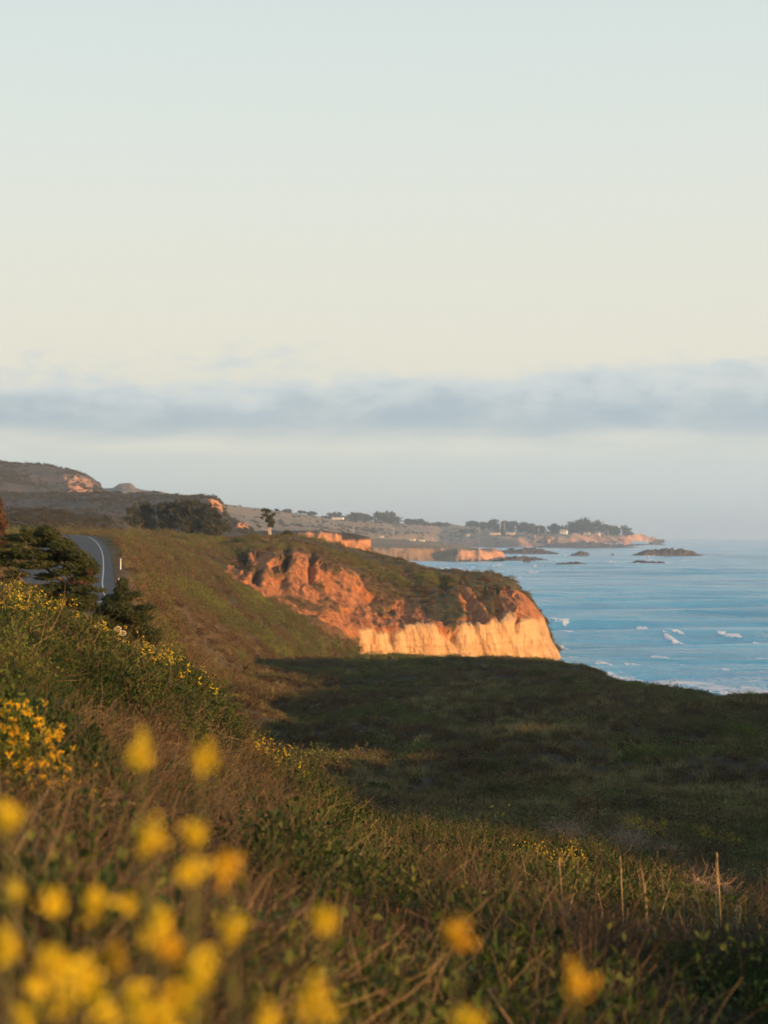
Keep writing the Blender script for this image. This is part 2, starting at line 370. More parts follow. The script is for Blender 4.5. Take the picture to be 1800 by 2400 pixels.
# ================================================================== near ground: foreground slope, terrace and its bluff edge
def colpx(px, rows):   # rows: (D, py or None, z)
    return math.atan((px - 900) / F), [(D, Zy(v, D) if v > 1000 else v) for D, v in rows]
near_cols = [
    (-math.pi, [(1, 28.2), (6, 28.2), (9, 28.2), (14, 28), (20, 27.5), (27, 27), (42, 26), (70, 26), (110, 27), (160, 30), (230, 34), (310, 36), (340, 36), (380, 36)]),
    (-math.pi / 2, [(1, 28.2), (6, 28.4), (9, 28.3), (14, 27.5), (20, 26.3), (27, 25.6), (42, 26), (70, 28), (110, 33), (160, 37), (230, 41), (310, 45), (340, 45), (380, 45)]),
    (-math.pi / 5, [(1, 28.2), (6, 28.5), (9, 28.5), (14, 28.3), (20, 27.8), (27, 26.9), (42, 25.6), (70, 25.4), (110, 28), (160, 30), (230, 32), (310, 34), (340, 34), (380, 34)]),
    colpx(-500, [(1, 28.2), (5, 28.65), (9, 2000), (14, 1680), (20, 1470), (26, 1350), (40, 27.4), (70, 25.7), (110, 25.0), (160, 24), (200, 20), (260, 12), (320, 3), (380, -2)]),
    colpx(0, [(1, 28.2), (5, 2430), (9, 2010), (14, 1715), (20, 1525), (26, 1425), (40, 27.4), (70, 25.6), (110, 24.6), (150, 23.0), (200, 18.0), (260, 11), (320, 3), (380, -2)]),
    colpx(300, [(1, 28.2), (5.5, 2430), (9, 2110), (14, 1860), (20, 1665), (26, 1545), (40, 26.6), (70, 24.6), (110, 22), (150, 18.5), (200, 15), (260, 11), (320, 6), (380, -2)]),
    colpx(460, [(1, 28.2), (6, 2440), (9.5, 2160), (14, 1965), (19.5, 1790), (25.5, 1645), (40, 25), (70, 21.5), (110, 18.2), (160, 15.0), (230, 1650), (312, 1562), (335, 4), (380, -2)]),
    colpx(560, [(1, 28.1), (6.5, 2440), (9.7, 2160), (14.5, 1990), (19.5, 1850), (25.5, 1735), (40, 24.4), (70, 21), (110, 17.8), (160, 1690), (230, 1610), (314, 1551), (337, 4), (380, -2)]),
    colpx(700, [(1, 28.0), (7, 2440), (10, 2190), (15, 2010), (20, 1920), (26, 1840), (40, 23.9), (70, 20.7), (110, 16.9), (160, 13.4), (230, 11.7), (316, 1544), (339, 4), (380, -2)]),
    colpx(900, [(1, 27.9), (7.5, 2440), (11, 2220), (16, 2090), (22, 2020), (31, 1955), (43, 23.4), (70, 1890), (110, 16.9), (160, 13.7), (230, 12.0), (322, 1537), (345, 4), (380, -2)]),
    colpx(1080, [(1, 27.9), (8, 2440), (11.5, 2220), (17, 2090), (24, 2020), (34, 1960), (45, 23.2), (70, 1895), (110, 17.0), (160, 14.2), (230, 12.3), (324, 1536), (347, 4), (380, -2)]),
    colpx(1260, [(1, 27.8), (8, 2440), (12, 2220), (18, 2110), (26, 2035), (37, 1990), (48, 22.6), (70, 1905), (110, 1795), (160, 1702), (230, 1613), (322, 1547), (345, 3), (380, -2)]),
    colpx(1530, [(1, 27.8), (8.5, 2440), (13, 2240), (20, 2140), (29, 2075), (40, 2030), (52, 21.4), (72, 1935), (110, 17.4), (150, 15.8), (205, 13.4), (272, 1606), (298, 2), (360, -3)]),
    colpx(1800, [(1, 27.8), (9, 2440), (14, 2280), (21, 2180), (30, 2140), (42, 2080), (54, 21.0), (74, 1950), (110, 17.6), (150, 16.2), (195, 14.1), (236, 1650), (262, 2), (340, -3)]),
    colpx(2350, [(1, 27.8), (9, 28.0), (14, 27.0), (21, 26.0), (30, 25.0), (42, 24.2), (54, 23.4), (74, 22.4), (110, 21.5), (150, 21.5), (190, 20), (228, 13), (255, 2), (340, -3)]),
    (rad(21.5), [(1, 27.9), (9, 28), (14, 27.2), (21, 26.2), (30, 25.3), (42, 24.6), (54, 23.9), (74, 23), (110, 21.5), (150, 20.5), (190, 23), (226, 29), (255, 24), (300, 2)]),
    (rad(28), [(1, 27.9), (9, 28), (14, 27.3), (21, 26.4), (30, 25.6), (42, 25), (54, 24.2), (74, 23.2), (110, 21.5), (150, 23), (190, 27), (235, 22), (265, 6), (340, -3)]),  # unseen knoll out to the right, shaped to shade the terrace
    (rad(42), [(1, 27.9), (9, 28), (14, 27.6), (21, 27), (30, 26.6), (42, 26.2), (54, 25.8), (74, 25), (110, 22.5), (140, 20), (165, 12), (210, 2), (260, -3), (340, -4)]),
    (rad(90), [(1, 28.0), (9, 28.2), (14, 28.5), (21, 28.9), (30, 29.6), (42, 31), (54, 32.5), (74, 34.5), (100, 32), (125, 18), (160, 2), (210, -3), (260, -4), (340, -4)]),
    (rad(135), [(1, 28.1), (9, 28.2), (14, 28.4), (21, 28.6), (30, 29), (42, 30), (54, 31), (74, 33), (100, 35), (125, 30), (160, 14), (210, 2), (260, -4), (340, -4)]),
    (math.pi, [(1, 28.2), (6, 28.2), (9, 28.2), (14, 28), (20, 27.5), (27, 27), (42, 26), (70, 26), (110, 27), (160, 30), (230, 34), (310, 36), (340, 36), (380, 36)]),
]
NTH = np.array([c[0] for c in near_cols]); NR = np.array([[k[0] for k in c[1]] for c in near_cols]); NZ = np.array([[k[1] for k in c[1]] for c in near_cols])
def near_z(X, Y, detail=True):
    X = np.asarray(X, float); Y = np.asarray(Y, float)
    sh = X.shape; X = X.ravel(); Y = Y.ravel()
    th = np.arctan2(X, Y); D = np.hypot(X, Y)
    D = np.where(np.abs(th) < .45, np.where(np.abs(th) < .3, Y, Y + (D - Y) * sstep(.3, .45, np.abs(th))), D)
    R = pchip(NTH, NR, th); Z = pchip(NTH, NZ, th)
    ld = np.log(np.clip(D, R[:, 0], R[:, -1])); lr = np.log(R)
    i = np.clip((ld[:, None] >= lr).sum(1) - 1, 0, R.shape[1] - 2); k = np.arange(len(X))
    h = np.diff(lr, axis=1); dz = np.diff(Z, axis=1) / h
    m = np.zeros_like(Z); w1, w2 = 2 * h[:, 1:] + h[:, :-1], h[:, 1:] + 2 * h[:, :-1]
    with np.errstate(all='ignore'):
        mm = (w1 + w2) / (w1 / dz[:, :-1] + w2 / dz[:, 1:])
    m[:, 1:-1] = np.where(dz[:, :-1] * dz[:, 1:] > 0, np.nan_to_num(mm), 0); m[:, 0] = dz[:, 0]; m[:, -1] = dz[:, -1]
    t = (ld - lr[k, i]) / h[k, i]; hh = h[k, i]
    z = Z[k, i] * (2*t**3 - 3*t**2 + 1) + hh * m[k, i] * (t**3 - 2*t**2 + t) + Z[k, i+1] * (3*t**2 - 2*t**3) + hh * m[k, i+1] * (t**3 - t**2)
    canopy = .12 * sstep(4, 9, D) + .12 * sstep(15, 40, D) + .2 * sstep(60, 140, D)     # plants stand on it
    z = z - canopy
    if detail:
        z = z + .30 * sstep(3, 12, D) * fbm(X * .62, Y * .5, 3.1, 3, 5) + 1.2 * sstep(45, 110, D) * fbm(X / 11, Y / 13, 0, 4, 9) + 1.5 * sstep(60, 110, D) * (1 - sstep(175, 240, D)) * fbm((X + .35 * Y) / 38, (Y - .25 * X) / 19, 7, 2, 14) + .9 * sstep(90, 170, D) * fbm(X / 42, Y / 42, 1.5, 2, 21)
    z = z + 2.95 * np.exp(-((X - 24) ** 2 + (Y + 11) ** 2) / (2 * 7.5 ** 2))  # unseen mound added behind to the right, to shade the lower foreground
    return z.reshape(sh)
thf = np.linspace(rad(-13), rad(13), 300); tho = np.concatenate([np.linspace(-math.pi, rad(-13), 60)[:-1], thf, np.linspace(rad(13), math.pi, 90)[1:]])
rr = np.exp(np.linspace(math.log(.8), math.log(370), 420))
TH, RR = np.meshgrid(tho, rr)
GX, GY = np.sin(TH) * RR, np.cos(TH) * RR
inf = np.abs(TH) < .3
GX = np.where(inf, np.tan(TH) * RR, GX); GY = np.where(inf, RR, GY)
GV = np.stack([GX, GY, near_z(GX, GY)], -1)
GV = np.where((GY[..., None] > 45) & (GY[..., None] < 150) & (GX[..., None] < -8), flatten_road(GV), GV)
mobj('ground', grid_mesh('ground', GV, [M_ground]), kind='structure')
def ground_z(x, y): return float(near_z(np.array([x]), np.array([y]))[0])

# ================================================================== hillside, gully, sandstone headland and terrace beyond
H = [ # stations (px,py,D), left to right; the last two wrap round the seaward end
 [(-420,1470,60),(-150,1460,62),(60,1440,75),(180,1440,85),(250,1520,112),(350,1575,140),(450,1610,190),(560,1620,250),(640,1620,300),(740,1600,380),(839,1580,432),(950,1585,443),(1054,1588,447),(1150,1590,450),(1220,1590,456),(1275,1590,462),(1322,1590,472),(1330,1590,500),(1320,1588,560)],
 [(-420,1400,95),(-150,1405,95),(60,1405,105),(180,1412,118),(250,1465,126),(350,1520,155),(450,1560,210),(560,1560,270),(640,1545,325),(740,1518,398),(839,1528,441),(950,1532,448),(1054,1534,452),(1150,1542,457),(1220,1548,463),(1272,1556,469),(1312,1556,478),(1320,1548,505),(1312,1540,560)],
 [(-420,1345,150),(-150,1350,150),(60,1355,150),(180,1372,150),(254,1400,150),(350,1460,185),(450,1500,240),(560,1500,305),(640,1490,350),(740,1483,408),(839,1483,443),(950,1478,449),(1054,1472,453),(1150,1462,459),(1210,1460,465),(1246,1456,471),(1279,1492,481),(1290,1492,505),(1282,1490,560)],
 [(-420,1310,220),(-150,1315,215),(60,1325,210),(180,1330,205),(258,1350,195),(350,1400,232),(450,1430,290),(560,1430,365),(640,1425,412),(740,1428,440),(839,1450,452),(950,1455,458),(1054,1452,462),(1150,1440,466),(1208,1438,471),(1238,1436,476),(1266,1452,485),(1277,1452,508),(1268,1452,560)],
 [(-420,1275,300),(-150,1280,295),(60,1290,290),(180,1296,280),(262,1308,250),(350,1345,290),(450,1362,350),(560,1366,420),(640,1368,448),(740,1372,462),(839,1392,474),(950,1400,482),(1054,1395,482),(1150,1405,480),(1205,1408,482),(1232,1412,486),(1252,1428,492),(1262,1428,512),(1250,1428,562)],
 [(-420,1262,370),(-150,1263,360),(60,1266,350),(180,1274,340),(268,1284,300),(350,1310,345),(450,1330,405),(540,1334,450),(600,1296,478),(680,1298,481),(760,1318,487),(850,1342,497),(950,1356,505),(1066,1362,497),(1140,1374,495),(1190,1386,496),(1218,1394,498),(1240,1408,502),(1250,1410,518),(1236,1412,566)],
 [(-420,1256,430),(-150,1256,420),(60,1258,410),(180,1257,405),(268,1262,400),(350,1268,440),(450,1280,490),(540,1286,520),(600,1276,520),(680,1276,520),(760,1290,525),(850,1312,532),(950,1332,530),(1056,1352,515),(1110,1356,510),(1170,1366,508),(1205,1376,510),(1230,1396,512),(1240,1398,526),(1226,1402,570)],
 [(-420,1252,520),(-150,1252,520),(60,1252,520),(180,1251,520),(268,1253,520),(350,1258,560),(450,1264,610),(540,1268,640),(610,1266,640),(700,1266,610),(772,1279,590),(850,1290,575),(940,1308,562),(1030,1336,540),(1098,1346,524),(1152,1352,518),(1195,1364,516),(1222,1386,520),(1232,1392,532),(1214,1398,574)],
 [(-420,1250,700),(-150,1250,700),(60,1250,700),(180,1250,720),(268,1252,740),(350,1258,760),(450,1263,780),(540,1266,800),(610,1266,780),(700,1269,720),(772,1290,660),(850,1330,640),(940,1380,620),(1030,1420,600),(1098,1440,590),(1152,1450,580),(1195,1460,575),(1222,1470,575),(1230,1470,575),(1214,1480,600)],
 [(-420,1250,1000),(-150,1250,1000),(60,1252,1000),(180,1254,1000),(268,1256,1000),(350,1262,1000),(450,1268,1000),(540,1280,1000),(610,1330,960),(700,1440,760),(772,1480,700),(850,1500,680),(940,1510,660),(1030,1530,650),(1098,1540,640),(1152,1540,630),(1195,1540,625),(1222,1540,620),(1228,1540,615),(1214,1540,630)],
]
for r_ in H[:5]: r_.insert(8, tuple((a + c) / 2 for a, c in zip(r_[7], r_[8])))
H.insert(0, [(a, b_ + 9 / c * F, c * .985) for a, b_, c in H[0]])
HV, _ = sheet(H, 900, [6, 40, 60, 60, 60, 60, 60, 36, 30, 26])
hx, hy = pix(HV)
SLT = HV[..., 0] + .35 * HV[..., 2]
jx = hx + 6 * fbm(SLT / 2.4, HV[..., 2] / 9, HV[..., 1] / 9, 4, 31); jy = hy + 15 * fbm(SLT / 1.5, HV[..., 2] / 16, HV[..., 1] / 30, 4, 32) + 5 * fbm(HV[..., 0] / 3, HV[..., 2] / 3, HV[..., 1] / 3, 3, 36)
jyc = hy + 6 * fbm(SLT / 1.1, HV[..., 2] / 3, 0, 4, 34) + 4 * fbm(HV[..., 0] / 6.5, 0, 0, 2, 35) + 4 * fbm(HV[..., 0] / 2, HV[..., 2] / 2, 0, 3, 37)
POLY_O = [
 [(580,1288),(628,1288),(650,1312),(658,1338),(640,1334),(608,1316),(581,1316)],
 [(655,1294),(700,1292),(742,1305),(756,1350),(728,1372),(693,1352),(672,1338),(662,1312)],
 [(740,1306),(761,1310),(772,1333),(802,1367),(826,1406),(834,1446),(808,1442),(776,1398),(763,1358)],
 [(798,1324),(826,1352),(872,1390),(840,1384),(808,1364)],
 [(520,1330),(556,1325),(594,1332),(600,1355),(632,1381),(630,1403),(604,1400),(578,1380),(546,1362)],
 [(618,1332),(642,1356),(659,1376),(664,1394),(645,1388),(624,1366)],
 [(876,1338),(894,1352),(890,1362),(878,1354)], [(926,1346),(962,1342),(972,1364),(940,1366)],
 [(1070,1356),(1096,1360),(1116,1392),(1140,1426),(1160,1454),(1130,1454),(1098,1430),(1076,1404)],
 [(1146,1384),(1180,1380),(1236,1392),(1300,1430),(1310,1466),(1236,1452),(1206,1458),(1176,1436),(1150,1440),(1160,1410)],
 [(836,1416),(862,1420),(884,1446),(872,1482),(848,1482)], [(900,1436),(930,1444),(950,1478),(912,1484)],
]
CREAM = [(836,1484),(872,1481),(915,1484),(940,1476),(972,1464),(992,1460),(1016,1470),(1034,1488),(1052,1506),(1058,1484),(1064,1500),(1078,1470),(1092,1456),(1143,1461),(1172,1452),(1192,1428),(1212,1458),(1232,1448),(1262,1450),(1340,1452),(1360,1620),(836,1620)]
rock = np.zeros(hx.shape)
for pl in POLY_O: rock = np.maximum(rock, polymask(jx, jy, pl, 5))
cream = polymask(jx, np.where(hy < 1515, jyc, hy), CREAM, 7.0)
TAL = [(590,1300),(700,1296),(760,1306),(850,1346),(930,1388),(1010,1432),(1060,1462),(1050,1490),(840,1492),(800,1505),(700,1440),(620,1390)]
talus = polymask(jx, jy, TAL, 30)
halo = polymask(jx, jyc + 16 + 8 * fbm(SLT / 3, HV[..., 2] / 6, 0, 3, 38), CREAM, 13.0) * (hy < 1520)
rock = np.maximum(np.maximum(np.maximum(rock, .85 * halo), cream), talus * np.clip(.60 + .95 * fbm((HV[..., 0] + .35 * HV[..., 2]) / 3.2, HV[..., 2] / 14, HV[..., 1] / 8, 4, 77), 0, .9))
back = (HV[..., 1] > 505 + np.maximum(0, 1060 - hx) * .16) & (hx > 560)
rock = np.where((hy > 1268) & ~back, rock, 0)
dry = np.clip(talus * .9 + polymask(jx, jy, [(262,1290),(330,1320),(420,1400),(560,1460),(640,1540),(450,1560),(330,1480),(262,1400)], 40) * .5 + polymask(jx, jy, [(560,1270),(700,1278),(800,1320),(560,1290)], 8) * .6, 0, 1)
Nn = normals(HV)
X_, Y_, Z_ = HV[..., 0], HV[..., 1], HV[..., 2]
wob = 2.0 * fbm(X_ / 9, Y_ / 9, Z_ / 14, 3, 41)
groove = 1 - 2 * np.abs(fbm((X_ + .35 * Z_ + wob) / 5.2, Z_ / 34, Y_ / 60, 3, 42))
groove2 = fbm((X_ + .35 * Z_ + wob) / 1.6, Z_ / 9, Y_ / 9, 4, 43)
rk = sstep(.25, .7, rock)
edge = sstep(.03, .5, rock) - .35
inroad = polyline_dist(X_, Y_, [tuple(p) for p in FOGP[::6]])[0]
amp = sstep(8, 30, inroad)
disp = rk * ((1.35 + .3 * sstep(1040, 1100, hx)) * (1 - .72 * cream) * (groove - .35) + .6 * groove2 + .28 * fbm((X_ + .3 * Z_) / .62, Z_ / 4, Y_ / 4, 3, 44)) + rk * cream * (.9 * fbm(X_ / 4.5, Z_ / 6, Y_ / 4.5, 4, 45) + .30 * fbm(X_ / 14, Z_ / .9, 0, 3, 46) - .9 * sstep(.80, .97, 1 - np.abs(fbm(SLT / 9, Z_ / 40, 0, 3, 47)) * 1.6)) + amp * (1 - rk) * (.9 * fbm(X_ / 11, Y_ / 11, Z_ / 11, 4, 51) + .35 * fbm(X_ / 2.6, Y_ / 2.6, Z_ / 2.6, 3, 52))
disp = disp + amp * 1.5 * (hx > 300) * fbm(X_ / 34, Y_ / 34, Z_ / 40, 2, 53) * (1 - sstep(1150, 1260, hx)) - rk * .8 * (1 - cream)
# deep gullies between the scarps (they are in shade from the low sun)
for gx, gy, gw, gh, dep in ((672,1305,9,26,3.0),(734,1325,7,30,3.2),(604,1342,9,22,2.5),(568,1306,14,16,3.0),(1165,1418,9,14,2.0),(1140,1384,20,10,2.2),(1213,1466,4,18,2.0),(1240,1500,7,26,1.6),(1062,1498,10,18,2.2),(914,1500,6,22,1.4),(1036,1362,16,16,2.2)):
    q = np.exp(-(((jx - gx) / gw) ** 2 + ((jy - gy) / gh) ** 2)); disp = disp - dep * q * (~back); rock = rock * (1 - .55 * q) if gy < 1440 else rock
sil = 1 - sstep(1225, 1255, hx) * .5
HV = HV + Nn * (disp * sil)[..., None]
HV = np.where((hx[..., None] < 420), flatten_road(HV, 2.6 + 4.4 * sstep(150, 230, HV[..., 1])), HV)
HROCK, HDRY, HBACK = rock, dry, back
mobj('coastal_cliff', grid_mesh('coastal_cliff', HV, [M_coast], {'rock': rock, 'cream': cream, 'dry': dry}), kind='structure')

# ---- road with its edge line
def strip(name, off_l, off_r, dz, i0, i1, mat, n=2, parent=None, kind=None):
    o = np.linspace(off_l, off_r, n)
    pts = FOGP[i0:i1, None, :] + FN[i0:i1, None, :] * o[None, :, None]
    z = road_z(FOGP[i0:i1, 1])[:, None] + dz + 0 * o[None, :]
    return mobj(name, grid_mesh(name, np.concatenate([pts, z[..., None]], -1), [mat], flip=False), parent, kind=kind)
m, nb, bs = new_mat('asphalt'); p = geo_pos(nb)
nb.l(nb.ramp(nb.noise(nb.mapping(p, (1, .12, 1)), .7, 5, .6), [(.3, c4(.042, .046, .050)), (.7, c4(.062, .066, .070))]), bs.inputs['Base Color']); bs.inputs['Roughness'].default_value = .8
M_asph = m
m, nb, bs = new_mat('road_paint'); nb.l(nb.ramp(nb.noise(geo_pos(nb), 3., 4, .7), [(.3, c4(.30, .30, .29)), (.6, c4(.55, .55, .53))]), bs.inputs['Base Color']); M_paint = m
road = strip('road', -9.0, 1.0, 0.0, 0, 250, M_asph, 8, kind='structure')
strip('edge_line', -.06, .06, 0.006, 0, 250, M_paint, 2, road)

# ================================================================== land beyond
def far_sheet(name, rows, nu, segs, mat, amp, sc, seed, rock_lit=None, ridged=0.0):
    V, v = sheet(rows, nu, segs)
    x, y = pix(V); N = normals(V)
    s = amp * fbm(V[..., 0] / sc, V[..., 1] / sc, V[..., 2] / sc, 5, seed)
    rk = np.zeros(x.shape)
    if rock_lit is not None: rk = np.clip(rock_lit(x + 3 * fbm(V[..., 0] / sc * 6, V[..., 2] / sc * 6, V[..., 1] / sc * 6, 3, seed + 3), y + 2.5 * fbm(V[..., 0] / sc * 6, V[..., 2] / sc * 6, 7.7, 3, seed + 4)), 0, 1)
    if ridged:
        s = s + rk * ridged * (.5 - np.abs(fbm(V[..., 0] / (ridged * 2.6), V[..., 2] / (ridged * 9), V[..., 1] / (ridged * 20), 3, seed + 5)) * 1.6)
    V = V + N * s[..., None]
    mobj(name, grid_mesh(name, V, [mat], {'rock': rk}), kind='structure')
    return V
def polys(*ps, soft=3.0):
    return lambda x, y: np.max([polymask(x, y, p, soft) for p in ps], axis=0)
# bluff with a lit face beyond the headland
far_sheet('bluff', [
 [(600,1300,900),(690,1310,900),(760,1318,905),(820,1322,910),(868,1326,915),(873,1326,930),(866,1326,990)],
 [(600,1262,912),(690,1264,912),(760,1274,916),(800,1284,920),(866,1300,926),(871,1300,940),(866,1300,990)],
 [(600,1248,930),(690,1247,930),(760,1249,930),(806,1254,932),(862,1262,936),(867,1264,948),(864,1264,990)],
 [(600,1246,960),(690,1245.5,960),(760,1245.5,960),(806,1250,955),(858,1257.5,950),(864,1260,960),(860,1260,1000)],
 [(600,1249,1200),(690,1249,1200),(760,1252,1150),(806,1258,1100),(850,1272,1080),(856,1290,1060),(855,1300,1060)]], 240, [24, 24, 10, 14], M_mid, 1.2, 14, 61,
 polys([(790,1300),(796,1268),(840,1266),(874,1262),(880,1330),(800,1330)], [(690,1262),(700,1248),(780,1249),(800,1256),(800,1272),(740,1268)], soft=4), 2.4)
# bank cut above the road
FS_roadside_bank = far_sheet('roadside_bank', [
 [(-300,1278,520),(0,1276,520),(60,1274,520),(140,1270,525),(210,1266,540),(270,1262,560),(330,1264,600),(420,1270,640)],
 [(-300,1235,580),(0,1236,580),(60,1240,575),(140,1240,575),(210,1240,590),(270,1242,610),(330,1256,650),(420,1268,690)],
 [(-300,1190,640),(0,1190,640),(60,1194,640),(140,1205,640),(210,1214,650),(262,1222,670),(330,1244,700),(420,1266,740)],
 [(-300,1190,800),(0,1195,800),(60,1200,800),(140,1212,800),(210,1222,800),(270,1236,800),(330,1252,820),(420,1268,840)]], 240, [30, 30, 14], M_mid, 3.0, 22, 64,
 lambda x, y: .3 * polymask(x, y, [(60,1262),(110,1218),(160,1220),(220,1236),(240,1262)], 10), 3.0)
# dark terrace with a cliff at its seaward end, a sunlit patch painted in rock tone
FS_terrace = far_sheet('terrace', [
 [(-400,1275,1000),(0,1275,1000),(120,1275,1000),(250,1275,1020),(330,1275,1050),(430,1275,1080),(500,1275,1100),(560,1262,1150),(610,1262,1200)],
 [(-400,1225,1150),(0,1225,1150),(120,1225,1150),(250,1225,1170),(330,1228,1200),(430,1228,1230),(500,1226,1250),(548,1230,1290),(592,1244,1300)],
 [(-400,1180,1350),(0,1182,1350),(120,1184,1350),(250,1184,1360),(330,1186,1370),(430,1186,1380),(490,1192,1390),(526,1204,1400),(566,1236,1420)],
 [(-400,1160,1500),(0,1162,1500),(120,1160,1500),(250,1158,1500),(330,1158,1480),(430,1160,1440),(480,1161,1420),(519,1173,1420),(552,1230,1450)],
 [(-400,1158,1560),(0,1160,1560),(120,1158,1560),(250,1156,1560),(330,1157,1520),(430,1158,1480),(480,1157,1450),(514,1164,1440),(540,1226,1480)],
 [(-400,1175,2000),(0,1175,2000),(120,1175,2000),(250,1170,2000),(330,1170,1900),(430,1172,1800),(480,1176,1750),(505,1190,1700),(535,1230,1650)]], 300, [16, 24, 20, 8, 8], M_mid, 5.0, 60, 67,
 polys([(486,1168),(516,1170),(524,1186),(522,1202),(500,1190)], [(548,1240),(556,1228),(580,1228),(580,1246)]), 4.0)
# high hill on the left with its sunlit patch painted in by the rock mask
FS_hill = far_sheet('hill', [
 [(-700,1180,1900),(-200,1180,1900),(0,1175,1900),(80,1175,1900),(160,1172,1950),(220,1170,2000),(262,1165,2050),(300,1165,2100)],
 [(-700,1120,2150),(-200,1128,2150),(0,1138,2150),(80,1146,2150),(160,1154,2150),(220,1158,2180),(256,1157,2200),(292,1160,2250)],
 [(-700,1080,2350),(-200,1092,2350),(0,1104,2350),(80,1112,2350),(156,1124,2330),(214,1138,2310),(252,1152,2300),(284,1160,2300)],
 [(-700,1030,2500),(-200,1066,2500),(0,1083,2500),(60,1090,2480),(120,1099.5,2450),(170,1108.5,2420),(203,1120,2400),(232,1136,2380),],
 [(-700,1040,3200),(-200,1080,3200),(0,1095,3200),(60,1100,3100),(120,1110,3000),(170,1120,2900),(200,1135,2800),(230,1150,2700)]], 260, [30, 30, 24, 14], M_hill, 9.0, 150, 70,
 polys([(150,1111),(188,1115),(217,1130),(252,1151),(203,1158),(159,1157),(162,1134)], soft=5), 7.0)
# pale knolls behind
far_sheet('dune', [
 [(225,1165,3000),(268,1166,3000),(290,1166,3000),(312,1166,3000),(347,1166,3050),(412,1166,3100),(520,1192,3100)],
 [(225,1155,3150),(268,1152,3150),(288,1146,3150),(306,1148,3150),(330,1157,3150),(400,1162,3180),(520,1188,3150)],
 [(225,1146,3300),(264,1145,3300),(283,1134,3300),(303,1133,3300),(320,1146,3300),(380,1157,3300),(520,1184,3250)],
 [(225,1150,3800),(260,1150,3800),(283,1145,3800),(303,1146,3800),(320,1152,3800),(380,1162,3800),(520,1190,3800)]], 130, [12, 16, 10],
 mat_far('dune_scrub', (.17, .135, .10), (.62, .52, .40), .02), 7.0, 90, 73, polys([(268,1162),(276,1156),(314,1157),(318,1162)], soft=2), 3.0)
# coastal plain reaching out to the far point
FS_coastal_plain = far_sheet('coastal_plain', [
 [(380,1290,2300),(480,1290,2400),(600,1290,2500),(760,1290,2700),(850,1296,2950),(950,1292,3500),(1040,1278,5000),(1127,1281,4700),(1253,1283,4550),(1380,1279.5,4800),(1470,1275,5200),(1502,1272.5,5500),(1552,1270.5,5700),(1560,1270.5,6000),(1550,1268,6400)],
 [(380,1262,2500),(480,1262,2550),(600,1262,2650),(760,1262,2850),(850,1264,3150),(950,1268,3800),(1040,1261,5080),(1114,1259.5,4800),(1211,1259,4650),(1338,1259,4860),(1422,1259,5240),(1492,1261,5540),(1545,1268.5,5740),(1552,1268.5,6000),(1545,1267,6400)],
 [(380,1240,2700),(480,1238,2750),(600,1240,2850),(760,1244,3100),(850,1250,3400),(950,1254,4000),(1040,1257,5150),(1114,1256.5,4900),(1211,1256,4760),(1338,1256,4920),(1422,1256,5300),(1490,1259,5600),(1540,1267.5,5800),(1546,1267.5,6050),(1540,1266.5,6400)],
 [(380,1200,3300),(480,1204,3300),(600,1212,3400),(760,1226,3800),(850,1234,4300),(950,1238,4900),(1040,1240,5400),(1114,1245,5350),(1211,1249,5250),(1338,1252,5200),(1422,1253,5450),(1486,1256.5,5750),(1534,1266.5,5850),(1540,1266.5,6050),(1535,1266,6400)],
 [(380,1160,3600),(522,1181,3600),(600,1193,3750),(753,1213,4300),(850,1222,4700),(939,1226,5200),(1047,1229,5600),(1120,1238,5600),(1211,1246,5500),(1338,1249.5,5450),(1422,1251,5550),(1484,1255,5800),(1530,1266,5900),(1535,1266,6060),(1530,1266,6400)],
 [(380,1180,5500),(522,1200,5500),(600,1212,5800),(753,1225,6000),(850,1235,6300),(939,1240,6500),(1047,1245,6800),(1120,1248,6800),(1211,1255,6700),(1338,1258,6600),(1422,1260,6500),(1484,1262,6500),(1525,1267,6500),(1530,1267,6500),(1525,1267,6600)]], 620, [26, 6, 14, 20, 12], M_plain, 3.0, 130, 76,
 lambda x, y: polymask(x, y, [(1036,1284),(1040,1259),(1120,1258.5),(1240,1258),(1422,1258),(1500,1261),(1556,1270),(1556,1290),(1300,1290)], 1.6) * (.25 + .75 * sstep(-.25, .15, np.sin(x / 13.5 + 2.2 * np.sin(x / 41.0)) + .9 * sstep(1340, 1400, x) + .5 * sstep(1130, 1060, x))), 26.0)  # rock mask striped along the cliff, painting sunlit and shaded faces
# low bluff in the cove, sunlit end and shaded side painted by rock mask, with a strip of sand
far_sheet('cove_bluff', [
 [(780,1326,2060),(850,1324,2080),(950,1322,2090),(1040,1320,2100),(1075,1319,2110),(1120,1318,2120),(1165,1317,2140),(1182,1314,2180),(1184,1312,2300)],
 [(780,1318,2150),(850,1317.5,2160),(950,1317,2175),(1040,1316.5,2180),(1075,1316,2165),(1120,1315,2170),(1160,1314,2190),(1176,1312,2220),(1180,1311,2300)],
 [(780,1286,2190),(850,1286,2200),(950,1285.5,2215),(1040,1287,2225),(1077,1289.5,2190),(1118,1291,2195),(1156,1291,2210),(1172,1296,2240),(1176,1300,2300)],
 [(780,1281,2230),(850,1281,2240),(950,1281.5,2250),(1040,1284,2255),(1080,1287,2225),(1118,1289,2225),(1152,1289.5,2235),(1168,1294,2260),(1172,1299,2310)],
 [(780,1262,2900),(850,1262,2950),(950,1265,3000),(1040,1272,3000),(1080,1279,2800),(1118,1286,2600),(1150,1294,2500),(1162,1302,2450),(1166,1304,2440)]], 300, [10, 24, 6, 24], M_plain, 1.5, 25, 79,
 lambda x, y: np.maximum(.95 * polymask(x, y, [(1066,1316),(1076,1288.5),(1158,1289),(1182,1300),(1182,1317)], 2), .35 * polymask(x, y, [(780,1317),(780,1284),(1060,1285),(1066,1317)], 2)) , 7.0)

